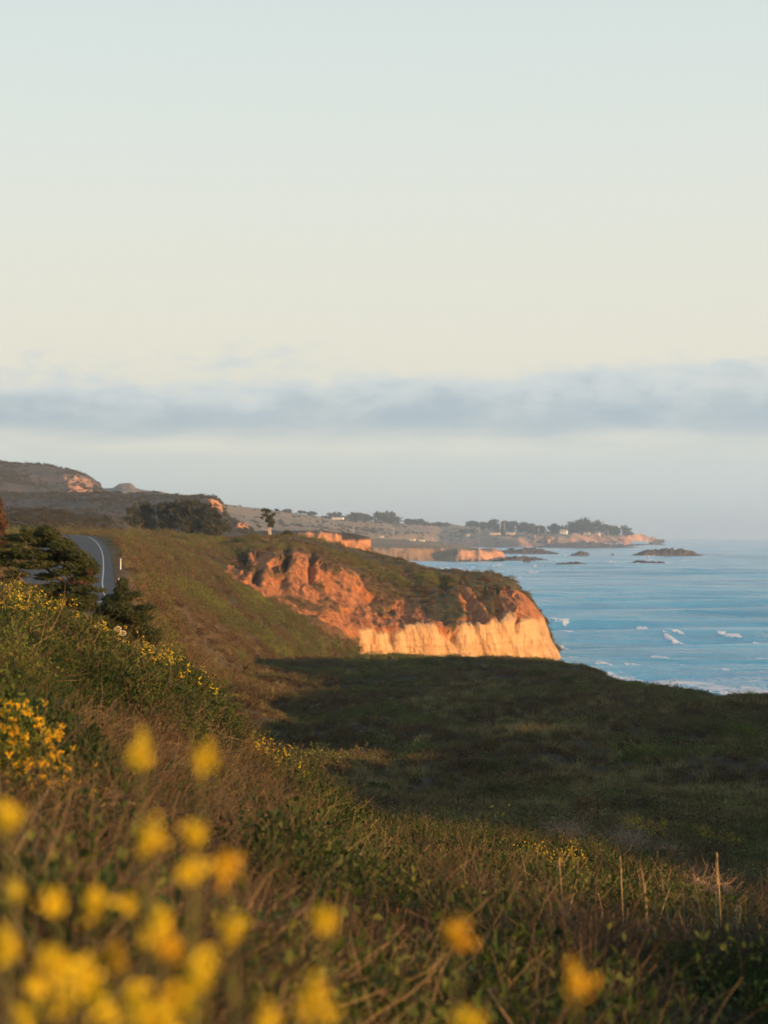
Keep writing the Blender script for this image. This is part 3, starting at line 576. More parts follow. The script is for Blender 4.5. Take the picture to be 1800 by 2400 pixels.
# ================================================================== sea (curved with the earth)
RE2 = 14.8e6
px_b = np.linspace(-900, 2700, 40); 
cols = np.concatenate([np.linspace(-2600, 820, 40), np.linspace(825, 1840, 480), np.linspace(1860, 5200, 40)])
ys = np.concatenate([np.linspace(3200, 1660, 40)[:-1], np.linspace(1660, 1272, 560)])
drow = 30.0 / ((ys - Y0) / F)                      # flat-earth distance first
drow = np.concatenate([drow, np.exp(np.linspace(math.log(drow[-1] * 1.02), math.log(26000), 40))])
CX, DR = np.meshgrid(cols, drow)
SX, SY = DR * (CX - 900) / F, DR
swell = np.zeros(SX.shape)
rs = np.random.RandomState(4)
for i in range(9):
    a = rad(rs.normal(-8, 8)); wl = rs.uniform(26, 95); kx, ky = math.sin(a), math.cos(a)
    ph = (SX * kx + SY * ky) / wl * 2 * np.pi + rs.uniform(0, 6) + 1.6 * fbm(SX / 150, SY / 150, i, 2, 90 + i)
    mod = .4 + .9 * np.clip(fbm(SX / 170, SY / 110, 3 * i, 3, 110 + i) + .35, 0, 1)
    swell += (wl / 60) * .17 * mod * (np.exp(np.sin(ph) * .9) - 1.2)
fade = 1 - sstep(2500, 7000, SY)
chop = .10 * fbm(SX / 5, SY / 5, 0, 3, 130) + .16 * fbm(SX / 14, SY / 11, 0, 3, 131)
z = (swell * 3.0 + chop) * (fade * .95 + .05)
foam = np.zeros(SX.shape)
sx_, sy_ = CX, Y0 + 30.0 / DR * F
BREAK = [(1272,1458,1330,1463,6),(1319,1473,1381,1479,3.2),(1307,1507,1334,1511,4),(1556,1494,1620,1505,5),(1620,1504,1696,1512,3),(1524,1537,1571,1541,4),(1601,1544,1627,1547,3),
         (1305,1539,1392,1547,4.5),(1380,1578,1500,1586,5.5),(1460,1588,1600,1600,5.5),(1533,1601,1562,1605,4),(1274,1287,1316,1289,2.2),(1250,1312,1278,1314,1.8),(1417,1317,1450,1319,1.6),(1250,1330,1265,1332,2.4),
         (1211,1353,1222,1355,3.2),(1745,1269,1797,1270,1.4),(1087,1329,1112,1330,1.8),(1154,1327,1203,1329,2.2),(1029,1329,1054,1331,2),(1076,1338,1130,1342,2.8),(1120,1283.5,1180,1285,1.6),(1480,1275,1540,1276,1.8),
         (1500,1304,1560,1306,1.4),(1640,1303,1668,1304,1.4),(1470,1322,1500,1323,1.3),(1556,1319,1572,1320,2.2),(1190,1316,1240,1317,1.6),(1300,1300,1330,1302,1.5),(1600,1276,1625,1277,1.2),
         (940,1330,1010,1331,3.0),(1010,1336,1060,1339,2.2),(1330,1345,1350,1346,1.4),(1700,1330,1740,1331,1.0),(1430,1420,1470,1422,1.3),(1290,1490,1340,1494,2.2),(1690,1575,1740,1580,2.0)]
rb = np.random.RandomState(77)
for q in range(34):
    if q < 14: cx_, cy_ = rb.uniform(1240, 1800), rb.uniform(1440, 1600)
    else: cx_, cy_ = rb.uniform(1000, 1560), rb.uniform(1284, 1345)
    L_ = rb.uniform(12, 60) * (cy_ - 1240) / 200 + 8; hw_ = .9 + 2.2 * ((cy_ - 1270) / 330) * rb.uniform(.5, 1)
    BREAK.append((cx_, cy_, cx_ + L_, cy_ + rb.uniform(0, 3) * L_ / 30, hw_))
fn = fbm(SX / 5, SY / 7, 2.2, 4, 140); fn2 = fbm(SX / 1.3, SY / 2.6, 2.2, 3, 141)
for x1, y1, x2, y2, hw in BREAK:
    t = np.clip((sx_ - x1) / (x2 - x1), -.25, 1.25); yc = y1 + (y2 - y1) * t
    e = sstep(-.22, .12, t) * (1 - sstep(.88, 1.22, t))
    hw = hw * (.45 + .35 * np.clip(1 - np.abs(t - .35) * 1.5, 0, 1)); yc = yc + hw * 1.6 * fbm(SX / 7, SY / 60, x1, 3, 145); dy = (sy_ - yc) / hw
    prof = np.exp(-(dy * np.where(dy < 0, 1.6, .85)) ** 2) * e
    foam = np.maximum(foam, .92 * sstep(.22, .85, prof * (1 + .8 * fn + 1.1 * fn2)))
    sc = hw / F * SY
    z += prof * np.minimum(sc * .7, .9)
nearshore = sstep(1540, 1620, sy_ + 20 * fn) * .75 * sstep(-.05, .35, fn + .5 * fn2 + .1) * (sx_ > 1250)
thin = sstep(.42, .6, fbm(SX / 26, SY / 60, 1.1, 4, 150) + .12) * sstep(1330, 1480, sy_) * .35
foam = np.clip(np.maximum(foam, np.maximum(nearshore, thin)), 0, 1)
SV = np.stack([SX, SY, z - SY ** 2 / RE2], -1)
m, nb, bs = new_mat('sea_water'); p = geo_pos(nb)
n = nb.noise(nb.mapping(p, (.010, .022, .01)), 1., 5, .6); n4 = nb.noise(nb.mapping(p, (.05, .16, .05)), 1., 5, .65)
wc = nb.ramp(n, [(.35, c4(.022, .215, .385)), (.55, c4(.05, .315, .52)), (.7, c4(.11, .42, .60))])
fo = nb.attr('foam')
fk = nb.rng(nb.math('ADD', fo, nb.math('MULTIPLY', nb.math('SUBTRACT', nb.noise(nb.mapping(p, (.25, .5, .3)), 1., 5, .75), .5), 1.5)), .25, 1.05)
nb.l(nb.mix(fk, wc, c4(.74, .74, .74)), bs.inputs['Base Color'])
nb.l(nb.math('ADD', .14, nb.math('MULTIPLY', fk, .7)), bs.inputs['Roughness']); bs.inputs['IOR'].default_value = 1.33; bs.inputs['Specular IOR Level'].default_value = .5
n5 = nb.noise(nb.mapping(p, (.012, .06, .02)), 1., 4, .6)
bm_ = nb.math('ADD', nb.math('MULTIPLY', n5, 4.2), n4)
bm_ = nb.math('ADD', bm_, nb.math('MULTIPLY', nb.noise(nb.mapping(p, (.35, .9, .3)), 1., 4, .7), .35))
bump(nb, bs, bm_, 1.3, 1.0)
mobj('sea', grid_mesh('sea', SV, [m], {'foam': foam}), kind='structure')
# ================================================================== plant materials
def plant_mat(name, stops, trans=.3, rough=.75, src='INSTANCER', nscale=0.0):
    m = bpy.data.materials.new(name); m.use_nodes = True; nt = m.node_tree; nb = NB(nt); bs = nt.nodes['Principled BSDF']
    bs.inputs['Roughness'].default_value = rough; bs.inputs['Specular IOR Level'].default_value = .2
    if src == 'INSTANCER': f = nb.attr('tint', 'INSTANCER')
    else:
        f = nb.noise(nb.n('ShaderNodeNewGeometry').outputs['Position'], nscale, 4, .7)
        f = nb.rng(f, .3, .7)
    if src == 'INSTANCER':
        rnd = nb.n('ShaderNodeNewGeometry').outputs['Random Per Island']
        f = nb.math('ADD', f, nb.math('MULTIPLY', nb.math('SUBTRACT', rnd, .5), .45), clamp=True)
    c = nb.ramp(f, stops)
    nb.l(c, bs.inputs['Base Color'])
    if trans:
        tr = nb.n('ShaderNodeBsdfTranslucent'); nb.l(c, tr.inputs[0])
        mx = nb.n('ShaderNodeMixShader'); mx.inputs[0].default_value = trans
        nb.l(bs.outputs[0], mx.inputs[1]); nb.l(tr.outputs[0], mx.inputs[2]); nb.l(mx.outputs[0], nt.nodes['Material Output'].inputs[0])
    return m
DRY = [(0, c4(.045, .034, .014)), (.35, c4(.105, .08, .032)), (.65, c4(.19, .15, .06)), (1, c4(.34, .27, .115))]
LEAF = [(0, c4(.014, .03, .008)), (.4, c4(.032, .056, .013)), (.75, c4(.07, .092, .018)), (1, c4(.14, .15, .03))]
M_dry = plant_mat('dry_grass', DRY, .25); M_twig = plant_mat('dry_twig', [(0, c4(.04, .024, .015)), (.5, c4(.092, .066, .036)), (1, c4(.27, .19, .105))], 0)
M_leaf = plant_mat('green_leaf', LEAF, .35, .6)
M_scrub = plant_mat('scrub_leaf', [(0, c4(.06, .04, .024)), (.22, c4(.14, .09, .048)), (.42, c4(.18, .125, .055)), (.6, c4(.075, .082, .028)), (.8, c4(.10, .13, .036)), (1, c4(.21, .20, .05))], .25)
M_yel = plant_mat('yellow_petal', [(0, c4(.60, .41, .015)), (.5, c4(.74, .53, .02)), (1, c4(.80, .62, .05))], .3)
M_ora = plant_mat('orange_petal', [(0, c4(.58, .34, .015)), (.5, c4(.72, .48, .02)), (1, c4(.80, .56, .03))], .25)
M_stem = plant_mat('green_stem', [(0, c4(.09, .085, .025)), (.5, c4(.13, .13, .035)), (1, c4(.24, .20, .06))], .15)
# for things (not instanced): colour from a noise in space
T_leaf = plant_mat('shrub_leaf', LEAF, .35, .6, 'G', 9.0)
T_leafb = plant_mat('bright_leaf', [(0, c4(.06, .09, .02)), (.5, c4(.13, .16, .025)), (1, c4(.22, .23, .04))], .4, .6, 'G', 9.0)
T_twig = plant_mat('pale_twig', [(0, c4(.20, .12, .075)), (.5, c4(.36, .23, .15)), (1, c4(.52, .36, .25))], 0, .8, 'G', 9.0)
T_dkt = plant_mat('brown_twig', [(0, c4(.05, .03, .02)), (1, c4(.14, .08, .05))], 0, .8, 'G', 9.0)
T_yel = plant_mat('flower_yellow', [(0, c4(.64, .44, .012)), (.5, c4(.77, .56, .02)), (1, c4(.82, .64, .04))], .3, .7, 'G', 30.)
T_ora = plant_mat('flower_orange', [(0, c4(.60, .30, .012)), (.5, c4(.76, .46, .02)), (1, c4(.82, .56, .03))], .25, .7, 'G', 60.)
T_stem = plant_mat('flower_stem', [(0, c4(.07, .07, .02)), (1, c4(.18, .16, .045))], .1, .7, 'G', 20.)
T_straw = plant_mat('straw_stalk', [(0, c4(.17, .11, .055)), (.5, c4(.30, .21, .105)), (1, c4(.45, .33, .18))], 0, .8, 'G', 6.)
T_red = plant_mat('red_stem', [(0, c4(.20, .06, .035)), (1, c4(.42, .15, .09))], 0, .6, 'G', 12.)
T_dock = plant_mat('rust_seed', [(0, c4(.10, .035, .02)), (1, c4(.22, .085, .045))], 0, .8, 'G', 12.)

# ================================================================== plant shapes
def R_(seed): return np.random.RandomState(seed)
def blades(g, n, h, spread, w, bend, rs, m=0, k=5, base=.08):
    a = rs.uniform(0, 2 * np.pi, n); r = base * np.sqrt(rs.uniform(0, 1, n))
    b0 = np.stack([r * np.cos(a), r * np.sin(a), -.06 + 0 * a], 1)
    a2 = a + rs.normal(0, .9, n); H = h * rs.uniform(.45, 1.1, n); out = spread * rs.uniform(.1, 1.0, n)
    t = np.linspace(0, 1, k)
    curve = t[None] ** (1 + bend * rs.uniform(.3, 1.4, n)[:, None])
    droop = (rs.uniform(0, 1, n) ** 2 * bend)[:, None] * t[None] ** 3 * .45
    pts = np.stack([b0[:, 0, None] + np.cos(a2)[:, None] * out[:, None] * curve, b0[:, 1, None] + np.sin(a2)[:, None] * out[:, None] * curve,
                    b0[:, 2, None] + H[:, None] * (t[None] - droop)], -1)
    pts[:, 1:] += rs.normal(0, .012, pts[:, 1:].shape) * (h / .35)
    W_ = w * rs.uniform(.6, 1.3, n)[:, None] * (1 - .85 * t[None] ** 1.5)
    return g.ribbons(pts, W_, m, rs)
def tangle(g, n, R, h, w, rs, m=0, k=7, curl=.22, ln=1.0):
    """arching dry twigs"""
    a = rs.uniform(0, 2 * np.pi, n); r0 = R * .5 * np.sqrt(rs.uniform(0, 1, n))
    p = np.stack([r0 * np.cos(a), r0 * np.sin(a), rs.uniform(-.05, h * .5, n)], 1)
    d = np.stack([np.cos(a) * rs.uniform(.2, 1, n), np.sin(a) * rs.uniform(.2, 1, n), rs.uniform(.3, 1.6, n)], 1) + rs.normal(0, .35, (n, 3))
    d /= np.linalg.norm(d, axis=1, keepdims=True); step = (rs.uniform(.5, 1.2, n) * (h + R) * .9 * ln / k)[:, None]
    pts = [p]
    for i in range(k - 1):
        d = d + rs.normal(0, curl, d.shape) + np.array([0, 0, -.10]); d /= np.linalg.norm(d, axis=1, keepdims=True)
        p = p + d * step; pts.append(p)
    pts = np.stack(pts, 1); t = np.linspace(0, 1, k)
    return g.ribbons(pts, w * rs.uniform(.5, 1.4, n)[:, None] * (1 - .7 * t[None]), m, rs)
def dome(n, R, h, rs, lump=.3, inner=.5, flat=0.0):
    d = rs.normal(size=(n, 3)); d[:, 2] = np.abs(d[:, 2]) * .9 - .12; d /= np.linalg.norm(d, axis=1, keepdims=True)
    s = rs.uniform(0, 50)
    lum = 1 + lump * fbm(d[:, 0] * 1.9 + s, d[:, 1] * 1.9, d[:, 2] * 1.9, 3, 7) * 1.8
    r = (inner + (1 - inner) * rs.uniform(0, 1, n) ** .45) * lum
    return d * r[:, None] * np.array([R, R, h]), d
def leafy(g, n, R, h, L, rs, m=0, lump=.3, inner=.5, asp=.55):
    C, d = dome(n, R, h, rs, lump, inner)
    dr = rs.normal(size=(n, 3)) + d * .8 + np.array([0, 0, .5]); nr = d + rs.normal(0, .6, (n, 3))
    return g.leaves(C, dr, nr, L * rs.uniform(.6, 1.3, n), L * asp * rs.uniform(.7, 1.2, n), m)
def petals(g, C, s, rs, m, per=7):
    n = len(C) * per; c = np.repeat(C, per, 0) + rs.normal(0, s * .45, (n, 3))
    return g.leaves(c, rs.normal(size=(n, 3)), rs.normal(size=(n, 3)), s * rs.uniform(.7, 1.2, n), s * .8, m)
def flower_stalks(g, n, h, rs, ms=0, mf=1, ml=2, R=.10, fl=.016, heads=6):
    for i in range(n):
        a = rs.uniform(0, 6.28); r = R * rs.uniform(0, 1) ** .5; H = h * rs.uniform(.55, 1.1); lean = rs.normal(0, .10, 2)
        t = np.linspace(0, 1, 6)[:, None]
        p = np.array([[r * math.cos(a), r * math.sin(a), -.05]]) + t * np.array([[lean[0] * H, lean[1] * H, H + .05]]) + t * (1 - t) * rs.normal(0, .06, (1, 3))
        g.ribbons(p[None], np.linspace(.006, .003, 6)[None], ms, rs); 
        k = max(2, int(heads * rs.uniform(.5, 1.3))); q = rs.uniform(.74, 1.0, k)[:, None]
        C = p[0] + (p[-1] - p[0]) * q + rs.normal(0, .018, (k, 3)) + np.array([0, 0, .005]); petals(g, C, fl, rs, mf, 5)
        k = 7; q = rs.uniform(.08, .7, k)[:, None]; C = p[0] + (p[-1] - p[0]) * q + rs.normal(0, .02, (k, 3))
        g.leaves(C, rs.normal(size=(k, 3)) + [0, 0, .7], rs.normal(size=(k, 3)), .045, .011, ml)
    return g

# ================================================================== scatter of uncountable plants (one object per kind, geometry nodes)
def scatter(name, pts, protos, rs, smin, smax, tint, label=None, tilt=.12, zs=None, sink=0.0):
    """protos: meshes; every point gets one of them"""
    n = len(pts)
    me = bpy.data.meshes.new(name + '_points'); me.vertices.add(n)
    P_ = np.array(pts, np.float32); P_[:, 2] -= sink; me.vertices.foreach_set('co', P_.ravel())
    rot = np.stack([rs.normal(0, tilt, n), rs.normal(0, tilt, n), rs.uniform(0, 6.283, n)], 1).astype(np.float32)
    s = rs.uniform(smin, smax, n) if np.isscalar(smin) else smin
    sc = np.stack([s, s, s * (zs if zs is not None else rs.uniform(.75, 1.25, n))], 1).astype(np.float32)
    for nm, ty, key, arr in (('rot', 'FLOAT_VECTOR', 'vector', rot), ('scl', 'FLOAT_VECTOR', 'vector', sc), ('tint', 'FLOAT', 'value', np.asarray(tint, np.float32)), ('kind', 'INT', 'value', rs.randint(0, len(protos), n).astype(np.int32))):
        at = me.attributes.new(nm, ty, 'POINT'); at.data.foreach_set(key, np.ascontiguousarray(arr).ravel())
    ng = bpy.data.node_groups.new(name, 'GeometryNodeTree')
    ng.interface.new_socket('Geometry', in_out='INPUT', socket_type='NodeSocketGeometry'); ng.interface.new_socket('Geometry', in_out='OUTPUT', socket_type='NodeSocketGeometry')
    N = ng.nodes; L = ng.links
    gi = N.new('NodeGroupInput'); go = N.new('NodeGroupOutput'); jn = N.new('GeometryNodeJoinGeometry')
    def na(nm, ty):
        x = N.new('GeometryNodeInputNamedAttribute'); x.data_type = ty; x.inputs['Name'].default_value = nm
        return next(o for o in x.outputs if o.enabled and o.name == 'Attribute')
    r_, s_, k_ = na('rot', 'FLOAT_VECTOR'), na('scl', 'FLOAT_VECTOR'), na('kind', 'INT')
    for i, pm in enumerate(protos):
        po = bpy.data.objects.new(name + '_plant', pm)
        oi = N.new('GeometryNodeObjectInfo'); oi.inputs['Object'].default_value = po; oi.inputs['As Instance'].default_value = True
        ip = N.new('GeometryNodeInstanceOnPoints'); L.new(gi.outputs[0], ip.inputs['Points']); L.new(oi.outputs['Geometry'], ip.inputs['Instance'])
        cp = N.new('FunctionNodeCompare'); cp.data_type = 'INT'; cp.operation = 'EQUAL'
        ins = [q for q in cp.inputs if q.enabled]; L.new(k_, ins[0]); ins[1].default_value = i
        L.new(cp.outputs[0], ip.inputs['Selection']); L.new(r_, ip.inputs['Rotation']); L.new(s_, ip.inputs['Scale'])
        L.new(ip.outputs[0], jn.inputs[0])
    L.new(jn.outputs[0], go.inputs[0])
    o = mobj(name, me, kind='stuff')
    md = o.modifiers.new('scatter', 'NODES'); md.node_group = ng
    return o
def near_points(n, D0, D1, rs, px0=-120, px1=1920, pw=2.0):
    D = (rs.uniform(D0 ** pw, D1 ** pw, n)) ** (1 / pw); px = rs.uniform(px0, px1, n)
    X = D * (px - 900) / F; z = near_z(X, D)
    V = np.stack([X, D, z], 1); V = np.where((V[:, 1:2] > 45) & (V[:, 1:2] < 150) & (V[:, 0:1] < -8), flatten_road(V), V)
    ok = ~((V[:, 1] > 100) & (px < 275)); q = np.where((V[:, 1] > 45) & (V[:, 0] < -4))[0]
    if len(q):
        d_, _, sd_ = polyline_dist(V[q, 0], V[q, 1], [tuple(p) for p in FOGP[::6]]); ok[q] &= ~(d_ < np.where(sd_ > 0, 2.0, 10.0))
    V = V[ok]
    x, y = pix(V + [0, 0, .12])
    return V, x, y
def any_poly(x, y, polys_, soft=18):
    return np.max([polymask(x, y, p, soft) for p in polys_], axis=0)

rs = R_(11)
grass_p = [blades(Geo(), 40, .27, .26, .0055, 1.2, R_(100 + i)).mesh('grass_tuft', [M_dry]) for i in range(4)]
tang_p = [tangle(tangle(Geo(), 46, .30, .26, .006, R_(110 + i)), 30, .34, .30, .004, R_(120 + i)).mesh('twig_tangle', [M_twig]) for i in range(4)]
leaf_p = []
for i in range(4):
    g = Geo(); leafy(g, 420, .24, .24, .034, R_(130 + i), 0, .4, .45, .6); tangle(g, 14, .2, .2, .005, R_(140 + i), 1); leaf_p.append(g.mesh('leafy_clump', [M_leaf, M_twig]))
herb_p = []
for i in range(3):
    g = Geo(); r2 = R_(150 + i); blades(g, 40, .30, .16, .008, .8, r2, 0, 5, .12); leafy(g, 120, .16, .26, .03, r2, 0, .3, .2, .35); herb_p.append(g.mesh('herb', [M_leaf]))
flow_p = [flower_stalks(Geo(), 3, .46, R_(160 + i), heads=4, R=.16).mesh('flower_stem', [M_stem, M_yel, M_leaf]) for i in range(4)]
gold_p = [flower_stalks(Geo(), 6, .34, R_(170 + i), fl=.014, heads=5, R=.12).mesh('golden_stem', [M_stem, M_ora, M_leaf]) for i in range(3)]

GREEN = [[(0,1480),(110,1485),(250,1545),(420,1600),(520,1640),(565,1700),(560,1730),(470,1700),(350,1640),(250,1640),(150,1600),(0,1560)],
 [(340,1825),(430,1825),(445,1880),(350,1885)], [(600,1740),(760,1840),(880,1930),(930,1990),(800,1960),(640,1850)], [(490,1880),(640,1930),(740,2000),(700,2060),(560,1980)],
 [(600,2000),(900,2000),(980,2080),(880,2190),(700,2200),(600,2120)], [(960,1960),(1200,1980),(1400,2030),(1450,2130),(1240,2160),(1060,2070)], [(0,2130),(60,2150),(60,2400),(0,2400)], [(1100,2240),(1250,2260),(1280,2400),(1120,2400)], [(1450,2100),(1700,2150),(1800,2160),(1800,2240),(1500,2200)]]
HERB = [[(0,1400),(130,1430),(300,1500),(420,1570),(300,1560),(100,1490),(0,1500)], [(0,1550),(130,1580),(170,1660),(100,1700),(0,1700)], [(700,1870),(900,1990),(1000,2080),(800,2060),(660,1960)], [(1200,2020),(1420,2060),(1560,2180),(1300,2200)], [(560,1740),(700,1830),(900,1960),(860,1990),(640,1850)]]
_D = np.exp(np.linspace(math.log(2.2), math.log(330), 900))
def ground_at(px, py, lift=.1):
    X = _D * (px - 900) / F; z = near_z(X, _D) + lift; y = Y0 + (EYE - z) / _D * F
    k = np.where(y <= py)[0]; i = k[0] if len(k) else len(_D) - 1
    return np.array([X[i], _D[i], z[i] - lift])
SHRUB_CALLS = [
 lambda f: f('goldenbush covered in orange yellow flower heads at the left edge', 45, 1890, 150, 175, .030, T_leafb, 601, 4600, 60, 'goldenbush', 'bush', 330, T_ora),
 lambda f: f('small goldenbush trailing to the right of the large one', 190, 1880, 60, 60, .028, T_leafb, 602, 700, 30, 'goldenbush', 'bush', 24, T_ora),
 lambda f: f('dark green rounded shrub among dry grass below the crest', 388, 1885, 52, 62, .026, T_leaf, 603, 1100),
 lambda f: f('dark green shrub on the crest over a hollow of dry twigs', 300, 1640, 95, 80, .042, T_leaf, 604, 2200),
 lambda f: f('glossy green shrub draped over the bend of the crest', 440, 1665, 75, 62, .045, T_leaf, 605, 1700),
 lambda f: f('green shrub at the steep right end of the leafy crest', 530, 1720, 50, 62, .045, T_leaf, 606, 1100),
 lambda f: f('dark leafy shrub high on the left of the slope', 130, 1580, 95, 62, .036, T_leaf, 607, 2000),
 lambda f: f('yellow green shrub at the left edge above the goldenbush', 30, 1600, 70, 90, .03, T_leafb, 608, 1500),
 lambda f: f('small dark shrub perched on the crest by the row of yellow flowers', 580, 1765, 30, 34, .04, T_leaf, 609, 500),
 lambda f: f('green shrub straddling the ridge below the yellow flowers', 740, 1880, 70, 55, .04, T_leaf, 610, 1500),
 lambda f: f('low green shrub at the foot of the ridge', 840, 1950, 60, 42, .045, T_leaf, 611, 1200),
 lambda f: f('dark shrub in the middle of the slope left of the ridge', 560, 1960, 60, 50, .03, T_leaf, 612, 1200),
 lambda f: f('broad dark green shrub in the centre of the slope', 800, 2140, 90, 70, .028, T_leaf, 613, 1800),
 lambda f: f('leafy shrub with pale buds left of the red stems', 650, 2180, 60, 60, .024, T_leaf, 614, 1200),
 lambda f: f('bright green shrub on the low bench right of the ridge', 1060, 1970, 52, 52, .055, T_leafb, 615, 1100),
 lambda f: f('dark shrub beside the bright green one on the low bench', 1130, 1990, 50, 42, .055, T_leaf, 616, 900),
 lambda f: f('leafy mound under the orange flowers', 1180, 2110, 110, 62, .032, T_leaf, 617, 2200),
 lambda f: f('deep green shrub below the row of orange flowers', 1380, 2130, 70, 50, .03, T_leaf, 618, 1300),
 lambda f: f('green shrub low on the right behind the tall stalks', 1720, 2190, 80, 60, .03, T_leaf, 619, 1500),
 lambda f: f('yellow green shrub at the right edge behind the stalks', 1790, 2280, 60, 70, .024, T_leafb, 620, 1000),
 lambda f: f('dark shrub in the bottom middle of the slope', 700, 2330, 90, 70, .022, T_leaf, 621, 1500),
 lambda f: f('dark leafy shrub in the lower right corner', 1480, 2380, 120, 80, .022, T_leaf, 622, 1800),
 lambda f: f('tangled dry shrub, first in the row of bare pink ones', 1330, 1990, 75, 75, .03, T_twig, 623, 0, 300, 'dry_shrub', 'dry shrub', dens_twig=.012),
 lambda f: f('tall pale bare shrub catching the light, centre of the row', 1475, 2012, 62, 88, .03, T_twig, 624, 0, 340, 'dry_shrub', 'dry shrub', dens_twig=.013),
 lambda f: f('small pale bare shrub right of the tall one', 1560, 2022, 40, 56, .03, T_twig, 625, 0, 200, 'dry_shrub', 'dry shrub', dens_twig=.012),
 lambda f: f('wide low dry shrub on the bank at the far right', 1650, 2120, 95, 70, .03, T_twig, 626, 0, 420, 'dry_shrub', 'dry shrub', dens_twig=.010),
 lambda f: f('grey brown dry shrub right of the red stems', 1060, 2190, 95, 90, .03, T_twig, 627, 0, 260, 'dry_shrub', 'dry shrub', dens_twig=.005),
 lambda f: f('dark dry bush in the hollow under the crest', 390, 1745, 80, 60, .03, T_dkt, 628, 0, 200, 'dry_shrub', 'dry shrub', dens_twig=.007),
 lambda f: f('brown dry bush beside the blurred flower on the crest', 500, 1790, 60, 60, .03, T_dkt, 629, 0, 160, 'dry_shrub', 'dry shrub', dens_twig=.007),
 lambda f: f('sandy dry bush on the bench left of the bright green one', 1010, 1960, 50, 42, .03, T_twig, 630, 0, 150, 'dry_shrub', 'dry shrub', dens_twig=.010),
]
FOOT = []
def _foot(label, px, py, half_w, h_px, *a, lift=.1, **k):
    b0 = ground_at(px, py, lift); FOOT.append((b0[0], b0[1], half_w * b0[1] / F * .82))
for q in SHRUB_CALLS: q(_foot)
FOOT = np.array(FOOT)
def clear(V):
    return np.min(np.hypot(V[:, None, 0] - FOOT[None, :, 0], V[:, None, 1] - FOOT[None, :, 1]) - FOOT[None, :, 2], axis=1) > 0
DRYZ = [[(130,1690),(260,1620),(380,1720),(560,1760),(640,1850),(660,1960),(560,2000),(300,1960),(240,1830)], [(150,2040),(480,2100),(560,2250),(420,2330),(200,2300)], [(640,2200),(900,2200),(1000,2300),(700,2320)]]
V, x, y = near_points(98000, 2.2, 46, rs, -800, 2600, pw=1.25)
V_ok = clear(V); V, x, y = V[V_ok], x[V_ok], y[V_ok]
clump = fbm(V[:, 0] / .7, V[:, 1] / .9, 0, 3, 201); big = fbm(V[:, 0] / 2.2, V[:, 1] / 3.5, 4, 3, 202)
gr = np.clip(any_poly(x, y, GREEN, 22) * 1.1 + np.where(big > .10, .75, 0) * .9, 0, 1); hb = any_poly(x, y, HERB, 25)
dz = any_poly(x, y, DRYZ, 30); gr = np.clip(gr - .75 * dz, 0, 1)
u = rs.uniform(0, 1, len(V))
isg = (u < gr * .85) & (clump > -.45); ish = ~isg & (u < np.maximum(gr * .85, hb * .75 + .24))
ist = ~isg & ~ish & (clump > -.1) & (rs.uniform(0, 1, len(V)) < .7); isd = ~isg & ~ish & ~ist
red = sstep(1950, 2250, y) * .16
def tnt(sel, a, b, s=.16): return np.clip(a + b * clump[sel] + s * rs.normal(size=sel.sum()), 0, 1)
k = isg & (rs.uniform(0, 1, len(V)) < .42)
scatter('green_ground_cover', V[k], leaf_p, rs, .7, 1.7, tnt(k, .48, .5), sink=.03)
scatter('green_herbs', V[ish], herb_p, rs, .6, 1.2, tnt(ish, .6, .4))
k = ist & (rs.uniform(0, 1, len(V)) < .8)
scatter('dry_twig_tangle', V[k], tang_p, rs, .5, 1.1, np.clip(tnt(k, .38, .5) - red[k], 0, 1), sink=.02)
k = isd & (rs.uniform(0, 1, len(V)) < .50)
scatter('dry_grass', V[k], grass_p, rs, .45, 1.05, np.clip(tnt(k, .46, .55, .24) - red[k], 0, 1), tilt=.25)
V, x, y = near_points(1400, 7, 46, rs, -60, 1900, 1.5); q = fbm(V[:, 0] / 1.6, V[:, 1] / 2.4, 8, 3, 206); dz = any_poly(x, y, DRYZ, 30)
k = np.where((q > .06) & (dz < .6))[0][:330]
shr_p = []
for q in range(3):
    g = Geo(); leafy(g, 1700, .52, .42, .036, R_(280 + q), 0, .5, .5, .55); shr_p.append(g.mesh('low_shrub', [M_leaf]))
scatter('low_shrubs', V[k], shr_p, rs, rs.uniform(.55, 1.25, len(k)), 0, np.clip(.34 + .2 * rs.normal(size=len(k)) + .3 * (rs.uniform(0, 1, len(k)) > .72), 0, 1), sink=.08, zs=rs.uniform(.7, 1.1, len(k)))
# flowering herbs massed along the crests
FL = [([(0,1420),(80,1420),(220,1470),(330,1520),(300,1550),(150,1490),(0,1490)], 120), ([(0,1425),(90,1430),(180,1480),(100,1490),(0,1470)], 130), ([(210,1480),(330,1520),(430,1590),(480,1640),(400,1640),(280,1580),(200,1520)], 90), ([(360,1545),(470,1600),(560,1670),(540,1690),(420,1620)], 60), ([(560,1720),(640,1760),(740,1830),(720,1850),(620,1810),(560,1770)], 60)]
FL2 = [([(1195,2010),(1300,2020),(1400,2060),(1380,2085),(1200,2050)], 200), ([(1240,1925),(1330,1930),(1400,1970),(1330,1975),(1240,1950)], 60), ([(1450,1925),(1560,1935),(1560,1965),(1450,1950)], 160), ([(1590,1935),(1700,1950),(1760,1975),(1700,1990),(1600,1960)], 60), ([(1420,2050),(1560,2060),(1550,2110),(1430,2080)], 25)]
for nm, zones, pro, sm in (('yellow_flowering_herbs', FL, flow_p, (.5, 1.0)), ('orange_flowering_herbs', FL2, gold_p, (.7, 1.25))):
    acc = []
    for poly, cnt in zones:
        pa = np.array(poly); V, x, y = near_points(90000, 14, 80, rs, pa[:, 0].min() - 10, pa[:, 0].max() + 10)
        q = np.where(polymask(x, y, poly, 8) > rs.uniform(.2, .9, len(V)))[0][:cnt]; acc.append(V[q])
    A = np.concatenate(acc); scatter(nm, A, pro, rs, sm[0], sm[1], rs.uniform(.1, .9, len(A)))

